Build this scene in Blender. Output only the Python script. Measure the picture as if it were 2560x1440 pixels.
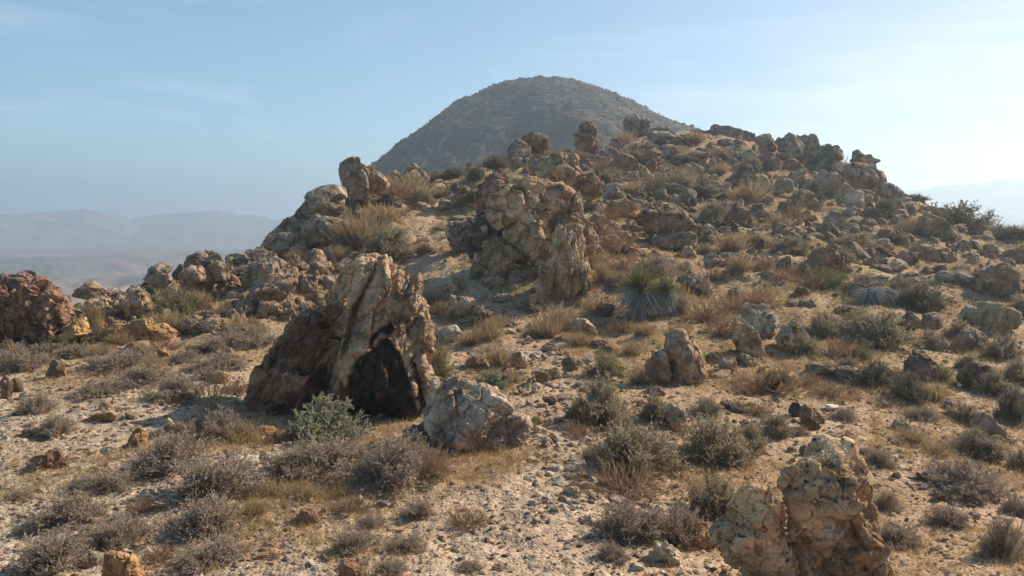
import bpy, bmesh, math, random
import numpy as np
from mathutils import Vector
R = math.radians
random.seed(7)
for o in list(bpy.data.objects): bpy.data.objects.remove(o)
scene = bpy.context.scene
COL = scene.collection

# ------------------------------------------------------------------ camera
FPX = 1898.0                       # focal length in photograph pixels (2560 wide)
PITCH = math.atan2(175.0, FPX)     # horizon lies above the middle of the frame
cam = bpy.data.objects.new('camera', bpy.data.cameras.new('camera'))
COL.objects.link(cam)
cam.location = (0, 0, 0)
cam.rotation_euler = (math.pi/2 - PITCH, 0, 0)
cam.data.sensor_width = 36.0
cam.data.lens = 36.0*FPX/2560.0
cam.data.clip_start = 0.05
cam.data.clip_end = 20000
scene.camera = cam

# ------------------------------------------------------------------ light
SUN_AZ = 61.0     # degrees to the right of the view direction
SUN_EL = 35.0
SUN_STRENGTH = 4.7
SKY_STRENGTH = 0.148
EXPOSURE = 0.80
HAZE_DENSITY = 0.00115
sd = bpy.data.lights.new('sun', 'SUN'); sd.energy = SUN_STRENGTH; sd.angle = R(0.6)
sd.color = (1.0, 0.875, 0.70)
sun = bpy.data.objects.new('sun', sd); COL.objects.link(sun)
sdir = Vector((math.sin(R(SUN_AZ))*math.cos(R(SUN_EL)), math.cos(R(SUN_AZ))*math.cos(R(SUN_EL)), math.sin(R(SUN_EL))))
sun.rotation_euler = sdir.to_track_quat('Z', 'Y').to_euler()
sun.location = sdir*50
world = bpy.data.worlds.new('World'); scene.world = world; world.use_nodes = True
def build_world():
    nt = world.node_tree; N = nt.nodes; L = nt.links
    for n in list(N): N.remove(n)
    out = N.new('ShaderNodeOutputWorld'); bg = N.new('ShaderNodeBackground')
    sky = N.new('ShaderNodeTexSky'); sky.sky_type = 'NISHITA'; sky.sun_disc = False
    sky.sun_elevation = R(SUN_EL); sky.sun_rotation = R(SUN_AZ)
    sky.altitude = 900; sky.air_density = 1.0; sky.dust_density = 0.5; sky.ozone_density = 2.2
    tc = N.new('ShaderNodeTexCoord'); sep = N.new('ShaderNodeSeparateXYZ')
    L.new(tc.outputs['Generated'], sep.inputs[0])
    # thin cirrus: long streaks, faint, low in the sky
    mp = N.new('ShaderNodeMapping'); mp.inputs['Scale'].default_value = (1.6, 1.6, 13.0)
    mp.inputs['Rotation'].default_value = (0, R(7), 0)
    L.new(tc.outputs['Generated'], mp.inputs[0])
    nz = N.new('ShaderNodeTexNoise'); nz.inputs['Scale'].default_value = 1.7
    nz.inputs['Detail'].default_value = 9; nz.inputs['Roughness'].default_value = 0.62
    nz.inputs['Distortion'].default_value = 0.9
    L.new(mp.outputs[0], nz.inputs[0])
    mr = N.new('ShaderNodeMapRange'); mr.inputs[1].default_value = 0.49; mr.inputs[2].default_value = 0.73
    mr.inputs[3].default_value = 0; mr.inputs[4].default_value = 0.55
    L.new(nz.outputs[0], mr.inputs[0])
    band = N.new('ShaderNodeMapRange'); band.interpolation_type = 'SMOOTHSTEP'
    band.inputs[1].default_value = 0.30; band.inputs[2].default_value = 0.12
    L.new(sep.outputs[2], band.inputs[0])
    m = N.new('ShaderNodeMath'); m.operation = 'MULTIPLY'
    L.new(mr.outputs[0], m.inputs[0]); L.new(band.outputs[0], m.inputs[1])
    mix = N.new('ShaderNodeMix'); mix.data_type = 'RGBA'
    # teal away from the sun, lilac towards it
    az = N.new('ShaderNodeMapRange'); az.interpolation_type = 'SMOOTHSTEP'
    az.inputs[1].default_value = -.55; az.inputs[2].default_value = .75; L.new(sep.outputs[0], az.inputs[0])
    tint = N.new('ShaderNodeMix'); tint.data_type = 'RGBA'; L.new(az.outputs[0], tint.inputs[0])
    tint.inputs[6].default_value = (.49,.645,.625,1); tint.inputs[7].default_value = (.34,.30,.35,1)
    tm = N.new('ShaderNodeMix'); tm.data_type = 'RGBA'; tm.blend_type = 'MULTIPLY'; tm.inputs[0].default_value = 1
    L.new(sky.outputs[0], tm.inputs[6]); L.new(tint.outputs[2], tm.inputs[7])
    L.new(m.outputs[0], mix.inputs[0]); L.new(tm.outputs[2], mix.inputs[6])
    mix.inputs[7].default_value = (4.0, 4.35, 4.75, 1)
    L.new(mix.outputs[2], bg.inputs[0])
    bg.inputs[1].default_value = SKY_STRENGTH
    L.new(bg.outputs[0], out.inputs[0])
build_world()
scene.view_settings.view_transform = 'Standard'
scene.view_settings.look = 'None'
scene.view_settings.exposure = EXPOSURE
scene.view_settings.gamma = 1.0
scene.view_settings.use_curve_mapping = False
scene.render.engine = 'CYCLES'
scene.cycles.volume_bounces = 1
scene.cycles.transparent_max_bounces = 8

# ------------------------------------------------------------------ numpy noise
def _h(ix, iy, iz, seed):
    n = (ix.astype(np.int64)*374761393 + iy.astype(np.int64)*668265263 + iz.astype(np.int64)*2147483647 + seed*974634777) & 0xffffffff
    n = ((n ^ (n >> 13))*1274126177) & 0xffffffff
    n = (n ^ (n >> 16)) & 0xffffffff
    return n.astype(np.float64)/4294967295.0
def vnoise(P, seed=0):
    I = np.floor(P); F = P - I; I = I.astype(np.int64)
    F = F*F*F*(F*(F*6-15)+10)
    x, y, z = I[:,0], I[:,1], I[:,2]; fx, fy, fz = F[:,0], F[:,1], F[:,2]
    def c(a,b,d): return _h(x+a, y+b, z+d, seed)
    x00 = c(0,0,0)*(1-fx)+c(1,0,0)*fx; x10 = c(0,1,0)*(1-fx)+c(1,1,0)*fx
    x01 = c(0,0,1)*(1-fx)+c(1,0,1)*fx; x11 = c(0,1,1)*(1-fx)+c(1,1,1)*fx
    return ((x00*(1-fy)+x10*fy)*(1-fz)+(x01*(1-fy)+x11*fy)*fz)*2-1
def fbm(P, octv=5, seed=0, gain=0.5, ridged=False):
    s = np.zeros(len(P)); a = 1.0; t = 0
    for k in range(octv):
        n = vnoise(P, seed+k*17)
        if ridged: n = 1-2*np.abs(n)
        s += a*n; t += a; a *= gain; P = P*2.03+11.7
    return s/t
def vnoise2(x, y, seed=0):
    ix = np.floor(x); iy = np.floor(y); fx = x-ix; fy = y-iy
    ix = ix.astype(np.int64); iy = iy.astype(np.int64); z = np.zeros_like(ix)
    fx = fx*fx*fx*(fx*(fx*6-15)+10); fy = fy*fy*fy*(fy*(fy*6-15)+10)
    return ((_h(ix,iy,z,seed)*(1-fx)+_h(ix+1,iy,z,seed)*fx)*(1-fy)+(_h(ix,iy+1,z,seed)*(1-fx)+_h(ix+1,iy+1,z,seed)*fx)*fy)*2-1
def fbm2(x, y, octv=5, seed=0, gain=0.5, ridged=False):
    s = np.zeros(np.shape(x)); a = 1.0; t = 0
    for k in range(octv):
        n = vnoise2(x, y, seed+k*17)
        if ridged: n = 1-2*np.abs(n)
        s += a*n; t += a; a *= gain; x = x*2.03+5.3; y = y*2.03+9.1
    return s/t
def worley(P, seed=0):
    I = np.floor(P).astype(np.int64)
    F1 = np.full(len(P), 9.0); F2 = np.full(len(P), 9.0)
    for a in (-1,0,1):
        for b in (-1,0,1):
            for c in (-1,0,1):
                x = I[:,0]+a; y = I[:,1]+b; z = I[:,2]+c
                d = np.sqrt((x+_h(x,y,z,seed)-P[:,0])**2+(y+_h(x,y,z,seed+5)-P[:,1])**2+(z+_h(x,y,z,seed+9)-P[:,2])**2)
                F2 = np.minimum(F2, np.maximum(F1, d)); F1 = np.minimum(F1, d)
    return F1, F2
def facets(P, seed=0):
    """cells of broken rock: distance to the two nearest seeds, a tilted plane and a step per cell"""
    I = np.floor(P).astype(np.int64); n = len(P)
    F1 = np.full(n, 9.0); F2 = np.full(n, 9.0); pl = np.zeros(n); st = np.zeros(n)
    for a in (-1,0,1):
        for b in (-1,0,1):
            for c in (-1,0,1):
                x = I[:,0]+a; y = I[:,1]+b; z = I[:,2]+c
                dx = P[:,0]-x-_h(x,y,z,seed); dy = P[:,1]-y-_h(x,y,z,seed+5); dz = P[:,2]-z-_h(x,y,z,seed+9)
                d = np.sqrt(dx*dx+dy*dy+dz*dz); near = d < F1
                F2 = np.minimum(F2, np.maximum(F1, d)); F1 = np.where(near, d, F1)
                g = dx*(_h(x,y,z,seed+21)-.5)+dy*(_h(x,y,z,seed+22)-.5)+dz*(_h(x,y,z,seed+23)-.5)
                pl = np.where(near, g*2, pl); st = np.where(near, _h(x,y,z,seed+24)-.5, st)
    return F1, F2, pl, st
def sstep(a, b, x):
    t = np.clip((x-a)/(b-a), 0, 1); return t*t*(3-2*t)

# ------------------------------------------------------------------ pixel <-> world
cp, sp = math.cos(PITCH), math.sin(PITCH)
def ray(px, py):
    """direction through a photograph pixel, scaled so its y is 1"""
    u = (np.asarray(px, float)-1280)/FPX; v = -(np.asarray(py, float)-720)/FPX
    y = cp + v*sp; z = -sp + v*cp
    return u/y, z/y
def wpt(px, py, Y):
    a, b = ray(px, py); return np.array([float(a)*Y, Y, float(b)*Y])
def to_px(x, y, z):
    d = y*cp - z*sp; u = x/d; v = (y*sp+z*cp)/d
    return 1280+FPX*u, 720-FPX*v

# ------------------------------------------------------------------ the hillside's height
CTRL = [  # column, row, distance of points of bare ground
 (0,1440,6.0),(0,1250,7.7),(0,1100,9.6),(0,1000,11.8),(0,890,15.5),
 (-300,1100,10),(-300,900,16),
 (300,1440,5.8),(300,1250,7.5),(300,1100,9.6),(300,1000,11.6),(300,900,14.6),(300,830,17.5),(300,765,20.5),
 (600,1440,5.7),(600,1250,7.3),(600,1100,9.6),(600,1000,11.7),(600,900,14.5),(600,810,18),(600,730,21.5),(600,675,24.5),
 (150,860,16.5),(120,790,19.0),
 (860,1440,5.6),(860,1250,7.3),(860,1080,10.4),(860,1000,12.6),(800,700,23.5),(800,625,27.5),(830,560,31),(760,640,26.5),(870,500,34),(700,660,25.3),
 (1180,1440,5.5),(1180,1250,7.3),(1180,1120,9.5),(1120,860,16.2),(1180,900,15.2),(1150,780,19),(1130,700,22),(1050,640,25.3),(1060,560,30.5),(1080,500,35),(1130,462,39),(1240,436,37),(1300,424,36.5),(1365,396,41),(1000,470,37),
 (1400,1440,5.5),(1400,1250,7.2),(1400,1120,9.2),(1400,1000,11.6),(1400,900,14.4),(1400,790,18.3),(1300,700,20.4),(1330,655,21.2),(1210,690,20.9),(1300,778,18.7),
 (1650,1440,5.6),(1650,1250,7.4),(1650,1100,9.7),(1650,980,12.2),(1650,880,15.2),(1620,800,17.8),(1620,700,21.5),(1600,620,25.5),(1560,540,30.5),(1560,460,37),(1500,400,44),(1600,350,54),(1420,430,40),(1700,345,58),
 (1900,1440,5.8),(1900,1250,7.8),(1900,1100,9.9),(1900,980,12.6),(1900,880,15.4),(1900,780,18.6),(1900,690,22.5),(1900,600,27.5),(1900,520,33.5),(1900,440,40),(1900,392,46),
 (2200,1440,6.0),(2200,1250,8.0),(2200,1100,10.3),(2200,980,12.9),(2200,880,15.6),(2200,780,18.8),(2200,690,22.5),(2200,610,27.5),(2200,540,33),(2130,470,39),(2050,420,43.5),(1985,388,46),(2065,396,44.5),(1935,372,47),
 (2500,1440,6.2),(2500,1250,8.4),(2500,1100,10.8),(2500,980,13.4),(2500,880,16.2),(2500,780,19.8),(2500,700,23.5),(2500,640,28.5),(2450,600,34),(2330,540,38),(2270,515,40),
 (2800,1200,9.4),(2800,900,16.5),(2800,740,23.5),(2800,660,30),
]
HID = [  # x, y, z of ground the photograph does not show
 (0,0,-1.65),(2,-3,-1.7),(-3,-3,-1.8),(0,3,-2.05),(5,1,-2.1),(-5,1,-2.2),(0,-12,-2.5),(12,-8,-4),(-12,-8,-4),(9,3,-2.7),(-9,3,-3),
 (-14,6,-3.2),(14,7,-3.3),(-20,9,-5),(-22,18,-6),(-18,25,-6.5),(-11,27,-3.2),(-11,31,-4.5),(-14,40,-12),(-9.5,38,-2.6),(-25,35,-16),(-8,46,-6),(-3,46,-2.0),(0,52,0.0),
 (4,60,2.5),(14,66,4.5),(20,58,1.5),(24,52,0),(30,50,-4),(30,42,-3.0),(27,60,-5),(36,38,-4.5),(34,30,-2.2),(10,80,2),(-5,80,-12),(30,80,-12),(45,45,-12),(50,25,-8),(30,15,-4.5),(-40,20,-18),(-40,60,-35),(50,70,-28),(0,100,-12),(20,110,-14),(60,0,-14),(-40,-10,-16)]
_P = [wpt(*c) for c in CTRL] + [np.array(h, float) for h in HID]
_P = np.array(_P)
def _tps(r2): return 0.5*r2*np.log(r2+1e-9)
_cx = _P[:,:2]/10.0
_n = len(_P)
_K = _tps(((_cx[:,None,:]-_cx[None,:,:])**2).sum(-1)) + np.eye(_n)*0.004
_A = np.zeros((_n+3, _n+3)); _A[:_n,:_n] = _K; _A[:_n,_n] = 1; _A[:_n,_n+1:] = _cx; _A[_n,:_n] = 1; _A[_n+1:,:_n] = _cx.T
_w = np.linalg.solve(_A, np.concatenate([_P[:,2], np.zeros(3)]))
def base_z(x, y):
    x = np.asarray(x, float); y = np.asarray(y, float); sh = x.shape
    X = x.ravel()/10; Yy = y.ravel()/10; out = np.empty(len(X))
    for i in range(0, len(X), 100000):
        a = X[i:i+100000]; b = Yy[i:i+100000]
        K = _tps((a[:,None]-_cx[None,:,0])**2+(b[:,None]-_cx[None,:,1])**2)
        out[i:i+100000] = K@_w[:_n] + _w[_n] + _w[_n+1]*a + _w[_n+2]*b
    return out.reshape(sh)
def rough_z(x, y):
    d = np.hypot(x, y); k = sstep(13, 26, y)
    z = fbm2(x*0.55+3, y*0.55, 4, 3)*(0.09+0.30*k)
    z += fbm2(x*2.3, y*2.3, 4, 31, ridged=True)*(0.03+0.07*k)
    z += fbm2(x*9, y*9, 3, 77)*0.022
    return z
def ground_z(x, y):
    x = np.asarray(x, float); y = np.asarray(y, float)
    return base_z(x, y)+rough_z(x, y)
_T = np.geomspace(3.0, 75.0, 260)
def hit(px, py):
    """where the ray through a photograph pixel meets the hillside; on a miss, the crest"""
    a, b = ray(px, py)
    g = base_z(a*_T, _T)
    below = b*_T < g
    if below.any():
        i = int(np.argmax(below))
        if i == 0: return float(_T[0])
        d0 = b*_T[i-1]-g[i-1]; d1 = b*_T[i]-g[i]
        return float(_T[i-1] + (_T[i]-_T[i-1])*d0/(d0-d1))
    j = int(np.argmax(g/_T)); return float(_T[j])

# ------------------------------------------------------------------ scene helpers
def mesh_np(name, V, F, mats, smooth=True, attrs=None, midx=None):
    V = np.ascontiguousarray(V, dtype=np.float32); F = np.ascontiguousarray(F, dtype=np.int32)
    me = bpy.data.meshes.new(name)
    k = F.shape[1]
    me.vertices.add(len(V)); me.vertices.foreach_set('co', V.ravel())
    me.loops.add(F.size); me.loops.foreach_set('vertex_index', F.ravel())
    me.polygons.add(len(F)); me.polygons.foreach_set('loop_start', np.arange(0, F.size, k, dtype=np.int32))
    me.polygons.foreach_set('loop_total', np.full(len(F), k, dtype=np.int32))
    me.polygons.foreach_set('use_smooth', np.full(len(F), smooth))
    for m in (mats if isinstance(mats, (list, tuple)) else [mats]): me.materials.append(m)
    if midx is not None: me.polygons.foreach_set('material_index', np.asarray(midx, dtype=np.int32))
    for an, av in (attrs or {}).items():
        at = me.attributes.new(an, 'FLOAT', 'POINT'); at.data.foreach_set('value', np.asarray(av, dtype=np.float32))
    me.update(calc_edges=True); me.validate()
    return me
def link(name, data, parent=None):
    o = bpy.data.objects.new(name, data); COL.objects.link(o)
    if parent: o.parent = parent
    return o
def tag(o, label=None, cat=None, group=None, kind=None):
    if label: o['label'] = label
    if cat: o['category'] = cat
    if group: o['group'] = group
    if kind: o['kind'] = kind
    return o
_ico = {}
def ico(level):
    if level not in _ico:
        bm = bmesh.new(); bmesh.ops.create_icosphere(bm, subdivisions=level, radius=1.0)
        _ico[level] = (np.array([v.co[:] for v in bm.verts]), np.array([[v.index for v in f.verts] for f in bm.faces], dtype=np.int32))
        bm.free()
    return _ico[level]
def grid_faces(nu, nv):
    i = np.arange(nu-1)[:,None]; j = np.arange(nv-1)[None,:]
    a = i*nv+j
    return np.stack([a, a+nv, a+nv+1, a+1], -1).reshape(-1, 4)

# ------------------------------------------------------------------ materials
def newmat(name):
    m = bpy.data.materials.new(name); m.use_nodes = True
    nt = m.node_tree
    for n in list(nt.nodes): nt.nodes.remove(n)
    return m, nt
class G:
    def __init__(s, nt): s.nt = nt; s.N = nt.nodes; s.L = nt.links
    def set(s, sock, v):
        if hasattr(v, 'is_output'): s.L.new(v, sock)
        elif isinstance(v, (tuple, list)) and len(v) == 3 and sock.type == 'RGBA': sock.default_value = (*v, 1)
        else: sock.default_value = v
    def noise(s, vec, scale, detail=5, rough=.55, dist=0.0):
        n = s.N.new('ShaderNodeTexNoise'); s.set(n.inputs['Vector'], vec)
        n.inputs['Scale'].default_value = scale; n.inputs['Detail'].default_value = detail
        n.inputs['Roughness'].default_value = rough; n.inputs['Distortion'].default_value = dist
        return n.outputs[0]
    def vor(s, vec, scale, feat='F1', out=0):
        n = s.N.new('ShaderNodeTexVoronoi'); n.feature = feat; s.set(n.inputs['Vector'], vec)
        n.inputs['Scale'].default_value = scale
        return n.outputs[out]
    def rng(s, v, a, b, c=0.0, d=1.0):
        n = s.N.new('ShaderNodeMapRange'); s.set(n.inputs[0], v)
        for i, q in enumerate((a, b, c, d)): s.set(n.inputs[i+1], q)
        return n.outputs[0]
    def math(s, op, a, b=0.0):
        n = s.N.new('ShaderNodeMath'); n.operation = op; s.set(n.inputs[0], a); s.set(n.inputs[1], b); return n.outputs[0]
    def mix(s, f, a, b, mode='MIX'):
        n = s.N.new('ShaderNodeMix'); n.data_type = 'RGBA'; n.blend_type = mode
        s.set(n.inputs[0], f); s.set(n.inputs[6], a); s.set(n.inputs[7], b); return n.outputs[2]
    def vadd(s, a, b, op='ADD'):
        n = s.N.new('ShaderNodeVectorMath'); n.operation = op; s.set(n.inputs[0], a)
        if op == 'SCALE': s.set(n.inputs[3], b)
        else: s.set(n.inputs[1], b)
        return n.outputs[0]
    def attr(s, name):
        n = s.N.new('ShaderNodeAttribute'); n.attribute_name = name; return n.outputs['Fac']
    def bump(s, h, strength, dist, normal=None):
        n = s.N.new('ShaderNodeBump'); n.inputs['Strength'].default_value = strength; n.inputs['Distance'].default_value = dist
        s.set(n.inputs['Height'], h)
        if normal is not None: s.L.new(normal, n.inputs['Normal'])
        return n.outputs[0]
    def finish(s, col, rough=.9, normal=None, spec=.25):
        b = s.N.new('ShaderNodeBsdfPrincipled'); s.set(b.inputs['Base Color'], col); s.set(b.inputs['Roughness'], rough)
        b.inputs['Specular IOR Level'].default_value = spec
        if normal is not None: s.L.new(normal, b.inputs['Normal'])
        o = s.N.new('ShaderNodeOutputMaterial'); s.L.new(b.outputs[0], o.inputs[0]); return b

def rock_material(name='weathered_rock', spots=0.0, big=1.0):
    m, nt = newmat(name); g = G(nt)
    geo = g.N.new('ShaderNodeNewGeometry'); oi = g.N.new('ShaderNodeObjectInfo')
    pos = g.vadd(geo.outputs['Position'], g.math('MULTIPLY', oi.outputs['Random'], 37.0))
    c = oi.outputs['Color']
    n1 = g.noise(pos, 1.7*big, 9, .66, .6); n2 = g.noise(pos, 7*big, 7, .65, .3); n3 = g.noise(pos, 0.8*big, 6, .6, 1.2)
    dark = g.mix(1.0, c, (.52,.47,.43), 'MULTIPLY'); lite = g.mix(1.0, c, (1.50,1.42,1.31), 'MULTIPLY')
    col = g.mix(g.rng(n1, .40, .60), dark, lite)
    # iron stains, amount from the object's alpha
    st = g.math('MULTIPLY', g.rng(g.noise(pos, 1.35*big, 7, .62, 1.5), .46, .60), oi.outputs['Alpha'])
    iron = g.mix(g.rng(n2, .4, .62), (.46,.28,.12), (.24,.125,.07))
    col = g.mix(st, col, iron)
    # pale crust
    col = g.mix(g.rng(g.noise(pos, 3.1*big, 8, .7, .4), .57, .65, 0, .6), col, (.60,.50,.40))
    # dark desert varnish in blotches and specks
    col = g.mix(g.rng(g.noise(pos, 2.2*big, 10, .72, .8), .57, .63, 0, .75), col, (.07,.052,.042))
    if spots:
        sp_ = g.math('MULTIPLY', g.rng(g.noise(pos, 19, 5, .6, .4), .58, .63), g.rng(g.noise(pos, 1.6, 3, .5), .46, .56))
        col = g.mix(g.math('MULTIPLY', sp_, spots), col, (.035,.03,.028))
    # cracks
    dn = g.N.new('ShaderNodeTexNoise'); g.set(dn.inputs['Vector'], pos); dn.inputs['Scale'].default_value = 2.6*big; dn.inputs['Detail'].default_value = 4
    wv = g.vadd(pos, g.vadd(dn.outputs[1], .75/big, 'SCALE'))
    ve = g.vor(wv, 2.1*big, 'DISTANCE_TO_EDGE')
    crack = g.rng(ve, 0.0, 0.035, 1, 0)
    col = g.mix(g.math('MULTIPLY', crack, .45), col, (.07,.055,.045))
    vr = g.attr('varnish_shade')  # traced dark areas: desert varnish, plus shade painted into the hollow face and gap
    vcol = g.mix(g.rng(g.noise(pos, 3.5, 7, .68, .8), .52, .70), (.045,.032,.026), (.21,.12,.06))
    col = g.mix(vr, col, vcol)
    h = g.math('ADD', g.noise(pos, 9*big, 10, .68, .4), g.math('MULTIPLY', g.rng(ve, 0, .08), .35))
    b1 = g.bump(h, .75, .05/big)
    b2 = g.bump(g.noise(pos, 48*big, 6, .7), .6, .012/big, b1)
    g.finish(col, .93, b2, .2)
    return m
M = {}
M['rock'] = rock_material()
M['rock_spotted'] = rock_material('spotted_rock', spots=.9)

def ground_material():
    m, nt = newmat('desert_ground'); g = G(nt)
    geo = g.N.new('ShaderNodeNewGeometry'); pos = geo.outputs['Position']
    pale = g.attr('pale'); gold = g.attr('gold')
    tan = g.mix(g.rng(g.noise(pos, .9, 8, .65), .35, .65), (.39,.26,.165), (.53,.385,.26))
    wh = g.mix(g.rng(g.noise(pos, 1.1, 8, .65), .35, .65), (.42,.325,.235), (.54,.44,.34))
    go = g.mix(g.rng(g.noise(pos, .7, 8, .7), .35, .65), (.29,.19,.10), (.46,.34,.20))
    col = g.mix(gold, tan, go); col = g.mix(pale, col, wh)
    col = g.mix(g.rng(g.noise(pos, 2.4, 9, .72, .5), .58, .70, 0, .55), col, (.19,.115,.08))
    # pebbles
    vc = g.vor(pos, 34, 'F1', 1); bw = g.N.new('ShaderNodeRGBToBW'); g.L.new(vc, bw.inputs[0])
    col = g.mix(.55, col, g.mix(bw.outputs[0], (.45,.43,.40), (1.35,1.32,1.26)), 'MULTIPLY')
    vc2 = g.vor(pos, 11, 'F1', 1); bw2 = g.N.new('ShaderNodeRGBToBW'); g.L.new(vc2, bw2.inputs[0])
    col = g.mix(.35, col, g.mix(bw2.outputs[0], (.5,.48,.45), (1.25,1.24,1.2)), 'MULTIPLY')
    vd = g.vor(pos, 34, 'F1', 0); vd2 = g.vor(pos, 11, 'F1', 0)
    b = g.bump(g.rng(vd2, 0, .6, 1, 0), .55, .03)
    b = g.bump(g.rng(vd, 0, .6, 1, 0), .7, .012, b)
    b = g.bump(g.noise(pos, 60, 6, .7), .5, .008, b)
    g.finish(col, .95, b, .15)
    return m
M['ground'] = ground_material()

def island_material(name, cols, trans=0.0, rough=.9):
    """colour picked per stone, blade or leaf"""
    m, nt = newmat(name); g = G(nt)
    geo = g.N.new('ShaderNodeNewGeometry')
    cr = g.N.new('ShaderNodeValToRGB'); g.L.new(geo.outputs['Random Per Island'], cr.inputs[0])
    e = cr.color_ramp.elements
    while len(e) < len(cols): e.new(.5)
    for i, c in enumerate(cols):
        e[i].position = i/(len(cols)-1); e[i].color = (*c, 1)
    if trans:
        d = g.N.new('ShaderNodeBsdfDiffuse'); t = g.N.new('ShaderNodeBsdfTranslucent')
        g.L.new(cr.outputs[0], d.inputs[0]); g.L.new(cr.outputs[0], t.inputs[0])
        mx = g.N.new('ShaderNodeMixShader'); mx.inputs[0].default_value = trans
        g.L.new(d.outputs[0], mx.inputs[1]); g.L.new(t.outputs[0], mx.inputs[2])
        o = g.N.new('ShaderNodeOutputMaterial'); g.L.new(mx.outputs[0], o.inputs[0])
    else:
        pos = geo.outputs['Position']
        col = g.mix(g.rng(g.noise(pos, 22, 5, .65), .4, .65, 0, .5), cr.outputs[0], (.13,.10,.08))
        col = g.mix(g.rng(g.noise(pos, 3.2, 8, .68, .6), .42, .60), g.mix(1.0, col, (.62,.57,.52), 'MULTIPLY'), g.mix(1.0, col, (1.18,1.14,1.08), 'MULTIPLY'))
        g.finish(col, rough, g.bump(g.noise(pos, 45, 6, .7), .6, .012, g.bump(g.noise(pos, 9, 9, .7), .6, .05)), .2)
    return m
M['stones'] = island_material('loose_stone', [(.28,.19,.12),(.36,.26,.17),(.19,.13,.09),(.42,.33,.23),(.33,.23,.14),(.24,.17,.13),(.40,.27,.14)])
M['stones_pale'] = island_material('pale_chips', [(.50,.42,.32),(.42,.34,.25),(.58,.51,.42),(.40,.30,.20),(.52,.44,.34),(.33,.24,.17)])
M['grass'] = island_material('dry_grass_blades', [(.42,.30,.13),(.52,.38,.19),(.34,.22,.10),(.46,.35,.20),(.38,.22,.12)], .4)
M['twig_grey'] = island_material('grey_twigs', [(.24,.18,.14),(.37,.29,.23),(.29,.21,.16),(.44,.36,.29),(.19,.145,.11)], .15)
M['leaf_grey'] = island_material('grey_brown_leaves', [(.37,.295,.21),(.50,.41,.30),(.29,.225,.165),(.55,.46,.35),(.42,.335,.245)], .3)
M['leaf_sage'] = island_material('sage_leaves', [(.29,.31,.19),(.40,.41,.27),(.23,.25,.14),(.47,.46,.32),(.34,.33,.21)], .4)
M['leaf_olive'] = island_material('olive_leaves', [(.31,.265,.155),(.44,.375,.24),(.24,.20,.12),(.50,.42,.29),(.38,.30,.19)], .35)
M['leaf_green'] = island_material('yellow_green_leaves', [(.13,.17,.045),(.21,.24,.07),(.27,.25,.09),(.09,.12,.035),(.32,.28,.12)], .45)
M['leaf_straw'] = island_material('straw_blades', [(.38,.28,.14),(.50,.38,.21),(.30,.21,.12),(.44,.34,.22),(.26,.19,.12)], .4)
M['leaf_rust'] = island_material('rust_stems', [(.27,.165,.10),(.38,.26,.16),(.20,.125,.085),(.32,.21,.14),(.44,.33,.20)], .35)
M['leaf_dark'] = island_material('dark_leaves', [(.15,.14,.08),(.21,.19,.12),(.17,.145,.09),(.27,.23,.15)], .3)
M['yucca_green'] = island_material('yucca_leaf', [(.12,.13,.06),(.20,.20,.09),(.30,.28,.14),(.15,.15,.07)], .25)
M['yucca_dead'] = island_material('dead_yucca_leaf', [(.30,.29,.27),(.44,.42,.39),(.20,.19,.18),(.52,.49,.45)], .1)

# ================================================================== SETTING
TRY = [4,7,9,12.5,15.5,18,21,25,30]; TRX = [.3,.5,.55,.66,.4,-.1,-1.4,-3.0,-3.5]
def build_ground():
    # fan-shaped grid round the camera, fine near it
    az = np.radians(np.linspace(-62, 62, 760))
    r = np.geomspace(1.2, 120, 900)
    A, Rr = np.meshgrid(az, r, indexing='ij')
    x = (np.sin(A)*Rr).ravel(); y = (np.cos(A)*Rr).ravel()
    z = ground_z(x, y)
    px, py = to_px(x, y, z)
    n = fbm2(x*.5, y*.5, 4, 91)
    # the white quarry-like gravel lies on the left and along the trail
    pale = sstep(.0, 1.0, (1.0-(x+2.6)/3.2)*.6+n*1.1-.30)*sstep(15.0, 10.5, y)
    trail_x = np.interp(y, TRY, TRX)
    tr = sstep(1.6, .5, np.abs(x-trail_x)+n*.6)*sstep(13, 7, y)
    pale = np.clip(np.maximum(pale, tr*.5), 0, 1)
    gold = (1-.9*sstep(.75, .25, np.abs(x-trail_x)+n*.2))*np.clip(sstep(-.35, .35, fbm2(x*.33+9, y*.33, 4, 12)+sstep(9, 20, y)*.45+sstep(0, 9, x)*.2-.25), 0, 1)*(1-pale)
    me = mesh_np('ground', np.stack([x,y,z],1), grid_faces(760,900)[:,::-1], M['ground'], True, {'pale': pale, 'gold': gold})
    tag(link('ground', me), 'tan gravelly hillside with a faint trail', kind='structure')
build_ground()

def simple_noise_mat(name, c1, c2, c3, sc, bump=.5, bd=1.0):
    m, nt = newmat(name); g = G(nt)
    geo = g.N.new('ShaderNodeNewGeometry'); pos = geo.outputs['Position']
    col = g.mix(g.rng(g.noise(pos, sc, 9, .65, .5), .38, .62), c1, c2)
    col = g.mix(g.rng(g.noise(pos, sc*4.5, 7, .65, .3), .54, .64), col, c3)
    g.finish(col, .95, g.bump(g.noise(pos, sc*6, 9, .7), bump, bd), .1)
    return m
M['peak'] = simple_noise_mat('peak_slope', (.075,.053,.04), (.135,.093,.063), (.045,.035,.027), .09, .8, 1.0)
M['valley'] = simple_noise_mat('valley_floor', (.11,.085,.07), (.34,.235,.165), (.08,.07,.06), .006, .5, 4)
M['mountain'] = simple_noise_mat('mountain_slope', (.20,.16,.13), (.28,.22,.18), (.14,.11,.09), .004, .5, 8)
M['playa'] = simple_noise_mat('playa_salt', (.75,.74,.72), (.82,.81,.79), (.7,.69,.67), .01, .1, .5)

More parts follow.
